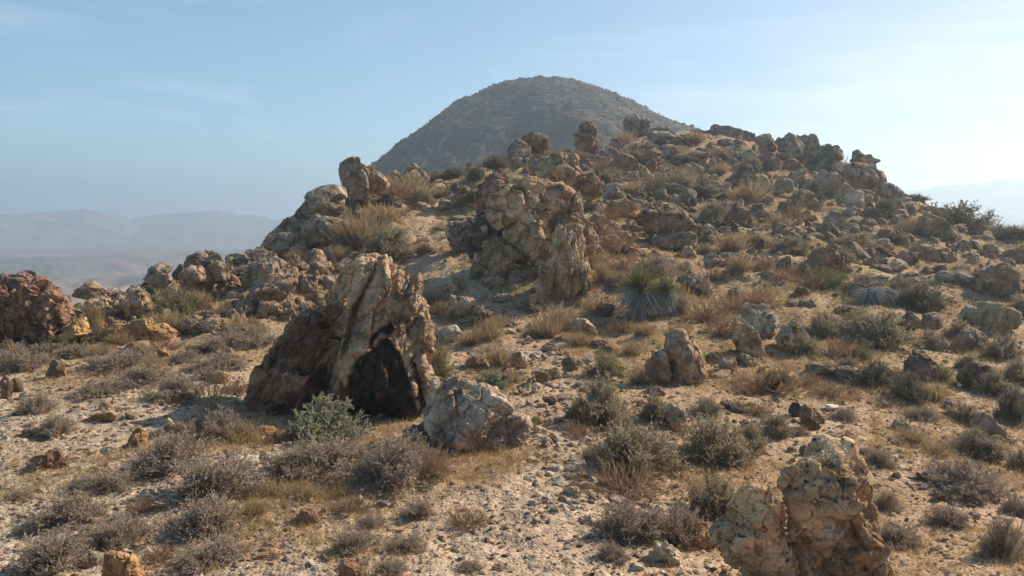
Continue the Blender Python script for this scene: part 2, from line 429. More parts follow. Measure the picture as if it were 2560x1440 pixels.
PK = wpt(1342, 209, 240.0)
def peak_z(x, y):
    dx = x-(PK[0]+(240-y)*.03); dy = (y-240)
    dyn = np.where(dy < 0, dy*.66, dy*.8)
    ang = np.arctan2(dyn, dx)
    r = np.hypot(dx, dyn)
    r = r*(1+.10*fbm2(np.cos(ang)*2.2+r*.006, np.sin(ang)*2.2, 4, 8))
    dl = np.interp(r, [0,6,14,28,50,100,160], [0,.6,2.4,10.5,28.2,70,120])
    dr = np.interp(r, [0,6,14,22,38,46,56,80,120], [0,.6,2.4,6.4,15.2,20,28,50,100])
    w = sstep(-10, 10, dx)
    z = PK[2]-(dl*(1-w)+dr*w)
    gul = fbm2(x*.035+y*.012, y*.018-x*.02, 5, 44, ridged=True)
    z += gul*np.clip(r*.03, 0, 1.3)
    z += fbm2(x*.14, y*.14, 6, 55, .6)*1.9 + fbm2(x*.8, y*.8, 3, 56, ridged=True)*.35
    return z
def build_peak():
    xs = np.linspace(-150, 190, 620); ys = np.linspace(95, 330, 480)
    X, Y = np.meshgrid(xs, ys, indexing='ij'); x = X.ravel(); y = Y.ravel()
    z = np.maximum(peak_z(x, y), -58)
    me = mesh_np('rounded_peak', np.stack([x,y,z],1), grid_faces(620,480), M['peak'])
    tag(link('rounded_peak', me), 'smooth rounded desert peak behind the rocky ridge', kind='structure')
    # scrub on the peak: low clumps, nobody could count them
    rs = np.random.RandomState(5); n = 22000
    x = rs.uniform(-75, 95, n); y = rs.uniform(120, 262, n); z = peak_z(x, y)
    V0, F0 = ico(1)
    s = (rs.uniform(.10, .34, n)*np.exp(rs.normal(0,.3,n)))[:,None]*np.array([[1,1,.75]])
    V = V0[None]*s[:,None,:]*(1+rs.uniform(-.35,.35,(n,len(V0),1)))+np.stack([x,y,z+.1],1)[:,None,:]
    F = F0[None]+(np.arange(n)*len(V0))[:,None,None]
    me = mesh_np('hillside_scrub', V.reshape(-1,3), F.reshape(-1,3), M['leaf_dark'], False)
    tag(link('hillside_scrub', me), 'dark scrub dotted over the rounded peak', kind='stuff')
build_peak()

def build_valley():
    az = np.radians(np.linspace(-60, 60, 700)); r = np.geomspace(70, 2600, 420)
    A, Rr = np.meshgrid(az, r, indexing='ij'); x = (np.sin(A)*Rr).ravel(); y = (np.cos(A)*Rr).ravel(); d = Rr.ravel()
    left = -62+ (d*0) + np.interp(d, [70,300,500,900,1500,2600], [0,10,17,19,19,19])
    right = np.interp(d, [70,300,500,900,1500,2600], [-60,-40,-30,-20,-12.5,-10])
    w = sstep(math.radians(5), math.radians(25), A.ravel())
    z = left*(1-w)+right*w
    am = sstep(250, 420, d)*sstep(1250, 700, d)*(1-w)
    z += am*(fbm2(x*.012, y*.012, 6, 60, ridged=True)*9+fbm2(x*.004, y*.004, 3, 62)*4)
    z += fbm2(x*.01, y*.01, 4, 61)*1.0*(1-w)
    me = mesh_np('valley_floor', np.stack([x,y,z],1), grid_faces(700,420)[:,::-1], M['valley'])
    tag(link('valley_floor', me), 'hazy eroded badlands and plain far below', kind='structure')
    # distant ranges as ridged height fields
    def rng_(name, a0, a1, d0, d1, sil, seed, label):
        az = np.radians(np.linspace(a0, a1, 420)); dd = np.linspace(d0, d1, 90)
        A, D = np.meshgrid(az, dd, indexing='ij'); x = (np.sin(A)*D).ravel(); y = (np.cos(A)*D).ravel()
        px = 1280+FPX*np.tan(A.ravel())
        row = np.interp(px, [s[0] for s in sil], [s[1] for s in sil])
        dc = (d0+d1)/2
        _, b = ray(px, row); top = b*np.cos(A.ravel())*dc
        t = 1-np.abs(D.ravel()-dc)/((d1-d0)/2)
        base = -50.0
        z = base+(top-base)*np.clip(t,0,1)**.9
        z += fbm2(x*.008, y*.008, 6, seed, ridged=True)*22*np.sin(np.clip(t,0,1)*math.pi)*.7
        z += fbm2(px*.02, px*0, 4, seed+3)*3*t
        me = mesh_np(name, np.stack([x,y,z],1), grid_faces(420,90)[:,::-1], M['mountain'])
        tag(link(name, me), label, kind='structure')
    rng_('mountains', -60, -8, 1350, 1750, [(-2500,540),(-600,530),(0,538),(60,534),(180,524),(240,526),(330,545),(400,533),(480,530),(545,522),(600,537),(660,541),(740,556),(820,570),(1000,585)], 70, 'pale blue jagged mountain range across the valley on the left')
    rng_('hills', 17, 60, 1150, 1700, [(1800,560),(2150,520),(2270,475),(2360,462),(2440,455),(2480,446),(2560,449),(3000,430),(4500,460)], 80, 'faint pale mountain beyond the dry lake on the right')
    a = np.radians(np.linspace(28, 60, 60)); V = []
    for r_ in (1050, 1120):
        V += [(math.sin(q)*r_, math.cos(q)*r_, 0) for q in a]
    V = np.array(V); V[:,2] = np.interp(np.hypot(V[:,0],V[:,1]), [300,500,900,1500,2600], [-40,-30,-20,-12.5,-10])+.35
    F = np.array([[i, i+1, 61+i, 60+i] for i in range(59)])
    tag(link('dry_lake', mesh_np('dry_lake', V, F, M['playa'])), 'thin white strip of dry lake bed', kind='structure')
build_valley()

def build_haze():
    m, nt = newmat('desert_haze')
    v = nt.nodes.new('ShaderNodeVolumePrincipled'); v.inputs['Color'].default_value = (.66,.83,.98,1)
    v.inputs['Density'].default_value = HAZE_DENSITY; v.inputs['Anisotropy'].default_value = .5
    o = nt.nodes.new('ShaderNodeOutputMaterial'); nt.links.new(v.outputs[0], o.inputs[1])
    x0,x1,y0,y1,z0,z1 = -2700,2700,-30,2900,-70,115
    V = np.array([(x,y,z) for x in (x0,x1) for y in (y0,y1) for z in (z0,z1)])
    F = np.array([(0,1,3,2),(4,6,7,5),(0,4,5,1),(2,3,7,6),(0,2,6,4),(1,5,7,3)])
    h = link('haze', mesh_np('haze', V, F, m, False)); tag(h, 'thin bluish desert haze over the whole view', kind='stuff')
build_haze()

# ================================================================== ROCKS
def rock_shape(level, seed, style='block', flow=None, freq=1.0):
    """unit rock: planes chopped off a ball, then ledges, creases and pitting"""
    rs = np.random.RandomState(seed)
    V, F = ico(level); P = V.copy()
    K = {'block': 11, 'round': 20, 'slab': 10, 'craggy': 15, 'wedge': 8}[style]
    n = rs.normal(size=(K,3)); n /= np.linalg.norm(n, axis=1)[:,None]
    off = rs.uniform(.55 if style != 'round' else .80, 1.0, K)
    dt = np.maximum(P@n.T, 1e-3)
    r = off[None,:]/dt
    kk = 42.0
    rr = -np.log(np.exp(-kk*np.minimum(r, 2.2)).sum(1)+math.exp(-kk*1.15))/kk
    P = P*rr[:,None]
    S = rs.uniform(-50, 50, 3)
    P = P*(1+.10*fbm(P*1.3*freq+S, 3, seed))[:,None]
    lo, hi = P.min(0), P.max(0)
    P = (P-(lo+hi)/2)/((hi-lo)/2)
    return P, F
def vnormals(V, F):
    n = np.cross(V[F[:,1]]-V[F[:,0]], V[F[:,2]]-V[F[:,0]]); N = np.zeros_like(V)
    for k in range(3):
        for c in range(3): N[:,c] += np.bincount(F[:,k], n[:,c], len(V))
    return N/(np.linalg.norm(N, axis=1)[:,None]+1e-12)
def weather(V, F, size, seed, style, level, freq=1.0, flow=None):
    """crags, scallops, cracks and ledges pushed along the surface normal"""
    rs = np.random.RandomState(seed+1)
    N = vnormals(V, F)
    Q = V/size*2
    if flow is not None:
        c, s_ = math.cos(flow), math.sin(flow)
        Q = np.stack([(Q[:,0]*c+Q[:,2]*s_)*.6, Q[:,1], (-Q[:,0]*s_+Q[:,2]*c)*1.35], 1)
    Q = Q*freq+rs.uniform(-50, 50, 3)
    k = {'round': .5, 'block': .8, 'slab': .85, 'craggy': 1.0, 'wedge': .75}[style]
    W = Q+.07*np.stack([vnoise(Q*2.2, seed+i) for i in (1,2,3)], 1)
    F1, F2, pl, st = facets(W*1.15, seed)
    d = .20*pl+.15*st-.05*np.exp(-(F2-F1)/.035)
    if level > 3:
        G1, G2, pl, st = facets(W*2.9+7, seed+4); d += .10*pl+.055*st-.02*np.exp(-(G2-G1)/.05)
    if level > 6:
        G1, G2, pl, st = facets(W*7.3+3, seed+6); d += .03*pl+.018*st
    d += .035*fbm(Q*2.0, 5 if level > 5 else 4, seed+3, .55, ridged=True)
    ax = rs.normal(size=3); ax[2] += 1.5; ax /= np.linalg.norm(ax)
    t = (Q@ax)*rs.uniform(1.3, 2.2)+.8*fbm(Q*.9, 3, seed+5); ft = t-np.floor(t)
    d += .06*(sstep(0, .2, ft)-ft)
    if level > 4: d += .022*fbm(Q*9, 4, seed+9, .6)
    if level > 6: d += .016*fbm(Q*22, 3, seed+11, .6, ridged=True)
    return V+N*(d*k*size*.5)[:,None]

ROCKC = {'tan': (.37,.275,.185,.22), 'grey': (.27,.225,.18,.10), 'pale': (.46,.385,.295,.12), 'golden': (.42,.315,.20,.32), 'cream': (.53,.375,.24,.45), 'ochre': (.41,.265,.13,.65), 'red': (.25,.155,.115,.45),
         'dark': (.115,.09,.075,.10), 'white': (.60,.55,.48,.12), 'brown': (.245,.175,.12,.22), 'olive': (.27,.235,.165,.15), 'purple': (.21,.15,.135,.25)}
RNG = random.Random(11)
THINGS = []      # (object, kind of thing, px, py, size, colour word, shape word) for labels
def set_col(o, key, var=.10):
    c = ROCKC[key]; k = 1+RNG.uniform(-var, var)
    o.color = (c[0]*k*(1+RNG.uniform(-.04,.04)), c[1]*k, c[2]*k*(1+RNG.uniform(-.05,.05)), min(1, max(0, c[3]+RNG.uniform(-.1,.15))))

def poly_radius(poly, cx, cz, th):
    """distance from (cx, cz) to the outline in each direction"""
    out = np.zeros(len(th)); n = len(poly)
    dx = np.cos(th); dz = np.sin(th)
    for i in range(n):
        ax, az = poly[i][0]-cx, poly[i][1]-cz; bx, bz = poly[(i+1)%n][0]-cx, poly[(i+1)%n][1]-cz
        ex, ez = bx-ax, bz-az
        den = dx*ez-dz*ex
        with np.errstate(divide='ignore', invalid='ignore'):
            t = (ax*ez-az*ex)/den; s = (ax*dz-az*dx)/den
        ok = (np.abs(den) > 1e-12) & (t > 0) & (s >= -1e-6) & (s <= 1+1e-6)
        out = np.where(ok & (t > out), t, out)
    return out

def traced(poly, col, label=None, cat='boulder', style='craggy', Y=None, base=None, depth=.8, level=6, seed=None, flow=None, freq=1.0,
           name='boulder', mat='rock', cave=None, sink=.10, group=None, push=None):
    """a boulder whose outline follows the photograph's, standing on the hillside with real depth"""
    pts = np.array(poly, float)
    bx = (pts[:,0].min()+pts[:,0].max())/2; by = pts[:,1].max()
    if base is None: base = (bx, by)
    Yg = hit(*base) if Y is None else Y
    W = (pts[:,0].max()-pts[:,0].min())/FPX*Yg; H = (pts[:,1].max()-pts[:,1].min())/FPX*Yg
    D = depth*min(W, H*1.4)
    Yc = Yg+(D*.30 if push is None else push)
    a, b = ray(pts[:,0], pts[:,1]); X = a*Yc; Z = b*Yc
    cx, cz = (X.min()+X.max())/2, (Z.min()+Z.max())/2
    cx = .5*cx+.5*X.mean(); cz = .5*cz+.5*Z.mean()
    if seed is None: seed = int(bx*7+by*13) % 100000
    P, F = rock_shape(level, seed, style, flow, freq)
    hx, hz = (X.max()-X.min())/2, (Z.max()-Z.min())/2
    P = P*np.array([hx, 1, hz])
    th = np.arctan2(P[:,2], P[:,0]); rho = np.hypot(P[:,0], P[:,2])
    nb = 160; bi = ((th+math.pi)/(2*math.pi)*nb).astype(int) % nb
    Rc = np.zeros(nb); np.maximum.at(Rc, bi, rho)
    Rs = sum(np.roll(Rc, k) for k in (-2,-1,0,1,2))/5
    tb = (np.arange(nb)+.5)/nb*2*math.pi-math.pi
    Rp = poly_radius(np.stack([X,Z],1), cx, cz, tb)
    Rp = np.maximum(Rp, .02)
    low = np.clip(-np.sin(tb), 0, 1); Rp = Rp*(1+sink*low)
    sc = Rp/Rs; sc = sum(np.roll(sc, k) for k in (-2,-1,0,1,2))/5
    tt = (th+math.pi)/(2*math.pi)*nb-.5; i0 = np.floor(tt).astype(int); f = tt-i0
    s = sc[i0 % nb]*(1-f)+sc[(i0+1) % nb]*f
    inner = sstep(0, .75, rho/Rs[bi]); s = sc.mean()*(1-inner)+s*inner
    Vv = np.stack([cx+P[:,0]*s, Yc+P[:,1]*D/2, cz+P[:,2]*s], 1)
    attrs = None
    Vv = weather(Vv-np.array([cx,Yc,cz]), F, min(W, H*1.2, D*1.6), seed, style, level, freq, flow)+np.array([cx,Yc,cz])
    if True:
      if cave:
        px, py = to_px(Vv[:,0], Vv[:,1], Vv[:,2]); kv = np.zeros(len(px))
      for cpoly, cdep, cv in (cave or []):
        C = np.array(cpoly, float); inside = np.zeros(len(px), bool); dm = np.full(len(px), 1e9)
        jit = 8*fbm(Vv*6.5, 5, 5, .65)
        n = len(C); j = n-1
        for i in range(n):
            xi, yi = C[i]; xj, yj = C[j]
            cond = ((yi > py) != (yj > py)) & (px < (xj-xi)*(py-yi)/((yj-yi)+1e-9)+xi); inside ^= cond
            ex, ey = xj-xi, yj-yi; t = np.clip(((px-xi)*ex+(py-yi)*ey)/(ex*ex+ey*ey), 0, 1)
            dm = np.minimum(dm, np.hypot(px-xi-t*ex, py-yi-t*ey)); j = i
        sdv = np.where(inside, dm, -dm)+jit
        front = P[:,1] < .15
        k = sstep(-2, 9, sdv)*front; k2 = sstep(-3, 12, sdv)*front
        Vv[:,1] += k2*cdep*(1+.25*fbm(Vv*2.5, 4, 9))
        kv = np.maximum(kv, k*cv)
      if cave: attrs = {'varnish_shade': kv}  # how much varnish colour and painted shade each point takes
    org = np.array([cx, Yc, cz-(Z.max()-Z.min())/2])
    me = mesh_np(name, Vv-org, F, M[mat], False, attrs)
    o = link(name, me); o.location = org; set_col(o, col, .05)
    THINGS.append(dict(o=o, kind=cat, px=float(pts[:,0].mean()), py=float(pts[:,1].mean()), w=W, h=H, col=col, label=label, group=group, shape=None))
    return o

PROTO = {}
def proto(style, k, level):
    key = (style, k, level)
    if key not in PROTO:
        P, F = rock_shape(level, 900+k*31+{'block':0,'round':7,'slab':13,'craggy':23,'wedge':29}[style], style)
        P = weather(P, F, 2.0, 77+k*5, style, level)
        lo, hi = P.min(0), P.max(0); P = (P-(lo+hi)/2)/(hi-lo)
        PROTO[key] = mesh_np('rock', P, F, M['rock'], False)
    return PROTO[key]
def boxrock(x0, y0, x1, y1, col, style='block', Y=None, label=None, tilt=None, over=1.06):
    """a rock filling a box of the photograph, its foot on the hillside"""
    cx = (x0+x1)/2
    Yg = hit(cx, y1-.10*(y1-y0)) if Y is None else Y
    w = (x1-x0)/FPX*Yg*over; h = (y1-y0)/FPX*Yg*over
    d = w*RNG.uniform(.65, .95)
    Yc = Yg+d*.25
    p = wpt(cx, (y0+y1)/2, Yc); kx = Yc/Yg
    w *= kx; h *= kx
    lv = 5 if (x1-x0) > 46 else 4
    o = link('rock', proto(style, RNG.randrange(5), lv))
    flip = RNG.choice((0, 180))
    o.location = (p[0], Yc, p[2]-h*.04)
    o.scale = (w, d, h*1.10)
    o.rotation_euler = (R(RNG.uniform(-8, 8)), R(RNG.uniform(-9, 9) if tilt is None else tilt), R(flip+RNG.uniform(-14, 14)))
    set_col(o, col)
    THINGS.append(dict(o=o, kind='rock', px=cx, py=(y0+y1)/2, w=w, h=h, col=col, label=label, group='rocks on the desert hillside', shape=style))
    return o

# ------------------------------------------------------------------ big boulders, outlines read off the photograph
DR = math.radians
CAVE = [([(855,1040),(858,975),(872,925),(890,893),(930,868),(950,846),(968,843),(985,862),(1004,880),(1016,925),(1032,970),(1040,1010),(1048,1075),(994,1085),(880,1075)], .10, 1.0), ([(922,870),(918,850),(943,820),(976,806),(988,822),(975,842),(950,838)], .16, .95), ([(1024,900),(1040,905),(1052,950),(1062,1000),(1052,1040),(1044,1000),(1034,950)], .10, .8), ([(1000,790),(1020,800),(1030,850),(1012,840)], .05, .5), ([(820,1000),(850,960),(866,940),(868,1000),(850,1030)], .04, .55)]  # dark face: shallow carve, varnish colour with its shade painted in
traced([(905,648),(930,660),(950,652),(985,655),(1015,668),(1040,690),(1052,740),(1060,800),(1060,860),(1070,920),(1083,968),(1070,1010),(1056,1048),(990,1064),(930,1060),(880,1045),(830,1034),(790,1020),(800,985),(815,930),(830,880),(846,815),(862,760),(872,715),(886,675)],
       'tan', 'huge craggy tan boulder leaning over a dark hollow on the left slope', depth=.85, level=7, seed=411, flow=DR(66), freq=1.25, cave=CAVE+[([(936,658),(950,662),(915,745),(884,850),(856,905),(846,890),(870,800),(905,720)], .12, .45), ([(838,838),(858,845),(832,930),(812,990),(796,1005),(812,930)], .22, .75)], base=(940,1050), sink=.06)  # last area: dark gap beside the slab, its shade painted into the colour
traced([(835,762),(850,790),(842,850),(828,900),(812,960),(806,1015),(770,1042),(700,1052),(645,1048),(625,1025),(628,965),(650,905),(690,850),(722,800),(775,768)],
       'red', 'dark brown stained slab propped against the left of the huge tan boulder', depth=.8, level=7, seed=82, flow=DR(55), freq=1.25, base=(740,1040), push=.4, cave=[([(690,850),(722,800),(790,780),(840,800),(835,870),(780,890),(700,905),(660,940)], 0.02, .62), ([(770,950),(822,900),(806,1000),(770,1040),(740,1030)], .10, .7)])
traced([(872,672),(900,652),(895,690),(876,730),(858,775),(842,800),(828,775),(815,745),(838,705)], 'tan', 'narrow ochre slab wedged behind the top of the huge tan boulder', depth=.9, level=6, base=(740,1035), push=1.2, flow=DR(60))
traced([(1063,1010),(1075,975),(1108,948),(1160,950),(1215,965),(1258,985),(1290,1020),(1312,1060),(1310,1100),(1288,1128),(1240,1130),(1200,1108),(1160,1092),(1110,1082),(1062,1070),(1055,1040)],
       'pale', 'whitish rugged boulder lying at the right foot of the huge tan boulder', depth=.85, level=7, seed=55, freq=1.25, style='block', base=(1240,1125), push=.25)
traced([(1000,1078),(1050,1066),(1110,1082),(1150,1100),(1185,1118),(1140,1130),(1060,1120),(1010,1105)], 'grey', 'low grey slab lying in front of the whitish rugged boulder', style='slab', level=5, base=(1080,1122))
traced([(1925,1190),(1955,1162),(2005,1147),(2050,1140),(2072,1122),(2112,1128),(2150,1134),(2176,1165),(2164,1200),(2172,1260),(2176,1330),(2188,1380),(2205,1460),(1990,1460),(1978,1380),(1972,1300),(1945,1230)],
       'cream', 'tall yellowish pitted boulder in the right foreground, speckled black', mat='rock_spotted', depth=.75, level=7, seed=21, freq=1.05, Y=5.5)
traced([(1882,1198),(1912,1208),(1945,1245),(1965,1300),(1972,1370),(1985,1455),(1900,1440),(1830,1395),(1788,1352),(1826,1290),(1845,1240)],
       'cream', 'pointed stained boulder touching the left side of the tall yellowish foreground boulder', mat='rock_spotted', depth=.85, level=7, seed=64, freq=1.1, Y=5.4)
traced([(1692,828),(1712,823),(1735,850),(1756,890),(1760,940),(1742,957),(1690,955),(1668,940),(1655,890),(1662,850)], 'tan', 'pointed tan boulder standing alone on the open middle slope', style='wedge', level=6, seed=8, freq=.8)
traced([(1648,882),(1665,875),(1674,900),(1672,940),(1655,952),(1622,940),(1617,912),(1632,895)], 'tan', 'small upright slab leaning on the left of the lone pointed tan boulder', style='block', level=5, push=.05, base=(1650,955))
# central outcrop
traced([(1245,455),(1290,445),(1340,445),(1375,450),(1430,470),(1442,505),(1425,540),(1405,570),(1392,600),(1378,645),(1350,657),(1322,642),(1288,612),(1264,582),(1262,556),(1238,540),(1230,490)],
       'golden', 'bulging tan block of the central outcrop, cream patch on its face', style='craggy', level=7, seed=77, depth=.9, Y=20.6, push=.9, freq=1.0)
traced([(1350,410),(1375,392),(1405,380),(1438,388),(1448,410),(1452,445),(1446,480),(1405,482),(1365,472),(1345,445)], 'tan', 'rounded block crowning the central outcrop', level=6, Y=22.5, push=1.0)
traced([(1396,570),(1440,560),(1462,590),(1470,650),(1466,720),(1444,768),(1405,764),(1352,732),(1345,692),(1372,642),(1385,600)], 'golden', 'cracked buttress forming the lower right of the central outcrop', level=7, seed=19, Y=19.0, push=.5, flow=DR(85), freq=1.1)
traced([(1400,545),(1440,535),(1470,545),(1490,580),(1497,610),(1480,640),(1455,625),(1410,600)], 'tan', 'knobbly shoulder right of the cracked buttress of the central outcrop', level=6, Y=20.4, push=.8)
traced([(1446,440),(1480,430),(1502,458),(1500,485),(1470,497),(1448,490)], 'brown', 'rough brown knob on the right shoulder of the central outcrop', level=5, Y=23)
traced([(1437,480),(1452,478),(1457,520),(1455,560),(1438,570),(1425,545)], 'tan', 'thin vertical rib on the right edge of the bulging central block', level=5, Y=21.2, depth=1.3)
traced([(1218,438),(1262,424),(1272,450),(1244,485),(1232,530),(1222,565),(1195,540),(1185,490)], 'red', 'reddish craggy rib on the left of the central outcrop', level=6, Y=22.8, push=.8)
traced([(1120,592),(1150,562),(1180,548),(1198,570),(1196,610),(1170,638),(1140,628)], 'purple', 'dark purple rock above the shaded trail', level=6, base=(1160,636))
traced([(1111,575),(1125,555),(1150,553),(1157,568),(1140,588),(1115,592)], 'pale', 'pale cap stone on the left of the dark purple rock above the trail', style='block', level=5, base=(1135,625))
traced([(1264,400),(1272,370),(1295,345),(1310,352),(1330,375),(1322,398),(1300,412),(1275,420)], 'grey', 'grey block left of the fluted rocks on the upper crest', level=6, style='block', Y=33)
traced([(1305,345),(1325,330),(1350,332),(1368,345),(1370,372),(1345,385),(1318,375)], 'tan', 'fluted rocks behind the upper crest of the central outcrop', level=6, Y=34, freq=1.4, flow=DR(110))
traced([(1436,350),(1450,312),(1475,300),(1490,318),(1500,358),(1480,378),(1445,375)], 'brown', 'dark upright rock on the upper ridge below the rounded peak', level=5, style='block', Y=38)
traced([(1320,420),(1345,400),(1385,398),(1400,384),(1440,382),(1446,402),(1400,425),(1350,440)], 'grey', 'long grey rock lying along the top of the central outcrop', level=6, Y=24.5)
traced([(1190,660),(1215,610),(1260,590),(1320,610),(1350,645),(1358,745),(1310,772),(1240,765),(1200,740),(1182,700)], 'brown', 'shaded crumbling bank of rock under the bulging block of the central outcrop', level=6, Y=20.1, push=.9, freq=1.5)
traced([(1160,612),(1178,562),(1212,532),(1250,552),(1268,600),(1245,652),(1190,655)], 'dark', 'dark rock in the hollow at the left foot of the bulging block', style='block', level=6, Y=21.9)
# right of centre
traced([(1588,542),(1622,514),(1662,506),(1698,508),(1722,532),(1732,562),(1708,582),(1655,590),(1612,572)], 'brown', 'large dark overhanging boulder right of the central outcrop', style='block', level=6, seed=35, freq=.9, Y=26)
traced([(1514,522),(1530,504),(1566,497),(1592,515),(1604,535),(1590,548),(1562,540),(1522,548)], 'ochre', 'arched yellowish boulder just left of the dark overhanging boulder', style='round', level=6, Y=26.3)
traced([(1630,592),(1680,580),(1742,580),(1748,602),(1735,626),(1680,622),(1640,612)], 'grey', 'broad grey base rock under the dark overhanging boulder', level=6, Y=25.5)
# left crest
traced([(848,410),(862,395),(886,389),(904,400),(914,420),(922,460),(912,492),(882,497),(866,480),(856,450),(849,430)], 'grey', 'tall upright block standing against the sky on the left crest', style='block', level=6, seed=14, Y=31, freq=.8)
traced([(902,412),(932,416),(955,438),(974,462),(960,474),(925,478),(905,460)], 'tan', 'slanting slab leaning on the right of the tall upright crest block', style='block', level=6, Y=31.3)
traced([(664,618),(684,590),(720,562),(755,510),(785,480),(815,467),(848,468),(862,490),(860,530),(840,570),(790,600),(720,640),(680,640)], 'grey', 'long smooth grey ledge sloping down the left skyline', style='round', level=7, seed=5, Y=28.5, depth=.7, freq=.7)
traced([(756,575),(768,553),(790,543),(815,540),(850,548),(888,570),(880,592),(830,602),(775,600)], 'grey', 'broad cracked slab below the skyline ledge on the left', style='slab', level=6, Y=26.5)
traced([(790,512),(805,504),(840,510),(868,520),(862,534),(815,538),(792,528)], 'brown', 'flat brown-edged slab across the middle of the skyline ledge', style='slab', level=5, Y=27.6)
# left red outcrop
traced([(-60,720),(0,712),(30,730),(75,712),(140,708),(180,728),(202,765),(212,800),(192,818),(160,845),(120,836),(60,838),(20,860),(-60,880)], 'red', 'big rust-red pitted outcrop at the left edge', level=7, seed=70, freq=1.9, Y=16.2, depth=.8)
traced([(2,725),(12,690),(50,677),(72,680),(96,712),(85,734),(40,738)], 'purple', 'purplish block sitting on top of the rust-red outcrop', style='block', level=6, Y=16.8)
traced([(150,850),(170,812),(205,795),(212,820),(190,850),(165,872)], 'ochre', 'bright ochre foot of rock under the right end of the rust-red outcrop', level=5, Y=15.9)
traced([(292,745),(310,725),(345,722),(368,735),(386,775),(380,802),(345,806),(305,790)], 'tan', 'lumpy upright tan rock left of the green shrub', level=6)
traced([(278,836),(300,808),(345,800),(385,798),(382,818),(345,845),(300,855)], 'ochre', 'crumbly ochre ledge below the lumpy upright tan rock', level=6)
traced([(448,715),(455,680),(480,662),(515,668),(528,700),(515,724),(480,728)], 'tan', 'knobbly tan boulder above the green shrub on the left ridge', level=6, Y=20.5)
traced([(464,668),(472,642),(500,632),(545,630),(562,648),(545,672),(500,678)], 'grey', 'flat topped grey boulder on the left skyline ridge', level=6, Y=21.5)
traced([(521,665),(545,650),(570,660),(568,700),(548,713),(528,700)], 'grey', 'white streaked upright rock on the left ridge', style='round', level=6, Y=20.8)
traced([(608,700),(620,665),(655,645),(690,642),(718,655),(722,690),(700,715),(650,728),(615,720)], 'grey', 'large rounded grey boulder in the middle of the left ridge', style='round', level=6, Y=21)
traced([(605,768),(640,728),(690,698),(730,690),(742,708),(728,735),(680,762),(630,778)], 'grey', 'slanted grey slab rising to the right on the left ridge', style='slab', level=6, Y=19, flow=DR(30))
traced([(356,700),(372,670),(400,660),(428,670),(436,705),(400,714)], 'grey', 'grey boulder on the skyline of the left ridge beside the valley', style='block', level=5, Y=20.5)
traced([(265,1385),(285,1375),(325,1378),(350,1400),(362,1430),(360,1475),(270,1475)], 'ochre', 'bright orange rock stained red at the bottom left edge', style='slab', level=6, Y=5.65, freq=1.3)
traced([(845,1415),(862,1398),(890,1400),(905,1420),(908,1470),(850,1470)], 'red', 'pink and red rock at the bottom edge of the gravel', style='block', level=6, Y=5.5)
traced([(1617,1400),(1640,1368),(1664,1354),(1685,1370),(1704,1404),(1665,1416)], 'pale', 'pale pyramid-shaped rock left of the foreground boulders', style='wedge', level=5)
traced([(1716,1345),(1735,1315),(1770,1308),(1802,1325),(1796,1358),(1760,1372),(1725,1366)], 'ochre', 'crumbly brown rock tucked behind the pointed foreground boulder', level=6)
# crest on the right
traced([(1700,350),(1712,326),(1735,322),(1755,330),(1785,315),(1825,316),(1865,332),(1905,350),(1905,380),(1830,385),(1740,380)], 'dark', 'dark bluish outcrop on the skyline at the foot of the peak', level=6, Y=62, style='block', depth=.6)
traced([(1893,345),(1905,336),(1925,335),(1936,350),(1940,375),(1915,382),(1896,372)], 'grey', 'rounded skyline block just right of the dark bluish outcrop', style='block', level=5, Y=45)
traced([(1939,352),(1950,340),(1964,339),(1971,328),(1985,340),(2005,360),(2012,380),(2000,398),(1962,396),(1942,378)], 'grey', 'pointed skyline boulder, tallest on the right crest', style='block', level=6, Y=44, freq=.8)
traced([(1992,340),(2025,338),(2042,352),(2045,372),(2030,385),(2008,382)], 'grey', 'flat topped skyline boulder right of the tallest crest boulder', style='block', level=5, Y=45)
traced([(2024,383),(2050,365),(2076,361),(2062,380),(2045,396),(2028,394)], 'grey', 'thin wedge rock pointing up to the right on the crest', style='slab', level=5, Y=43.5)
traced([(2058,385),(2088,364),(2108,378),(2108,396),(2090,406),(2064,402)], 'grey', 'angular wedge block tilted against the sky on the right crest', style='wedge', level=5, Y=43)
traced([(2131,392),(2134,380),(2146,379),(2152,388),(2170,390),(2188,402),(2188,420),(2160,425),(2133,412)], 'grey', 'knobbed rock perched on the big round crest boulder', style='block', level=5, Y=41.5)
traced([(2072,430),(2095,412),(2140,404),(2180,412),(2212,432),(2215,455),(2195,468),(2150,474),(2095,468),(2076,450)], 'brown', 'big rounded boulder on the right crest with a knobbed rock on top', style='round', level=6, Y=40)
traced([(2193,480),(2205,458),(2230,460),(2258,484),(2252,500),(2215,504)], 'grey', 'hazy skyline boulder at the right end of the crest', style='block', level=5, Y=39)
traced([(2094,490),(2115,470),(2135,474),(2180,498),(2172,510),(2130,520),(2100,508)], 'pale', 'light angular boulder below the big rounded crest boulder', style='block', level=5)
traced([(2285,570),(2298,542),(2325,534),(2350,545),(2356,585),(2340,606),(2300,605)], 'brown', 'dark rounded boulder low on the hazy right slope', style='round', level=6, Y=29)
traced([(2340,565),(2358,548),(2385,570),(2398,596),(2370,606),(2342,600)], 'tan', 'light rough boulder touching the right of the dark rounded boulder', style='craggy', level=5, Y=29)
traced([(2007,664),(2025,628),(2045,616),(2075,622),(2108,648),(2130,676),(2120,690),(2060,690),(2012,688)], 'brown', 'large brown half-buried boulder with a sunlit right corner', style='block', level=6)
traced([(2426,720),(2440,690),(2475,665),(2510,655),(2530,680),(2528,725),(2500,742),(2440,742)], 'brown', 'dark reddish boulder near the right edge', style='block', level=6)
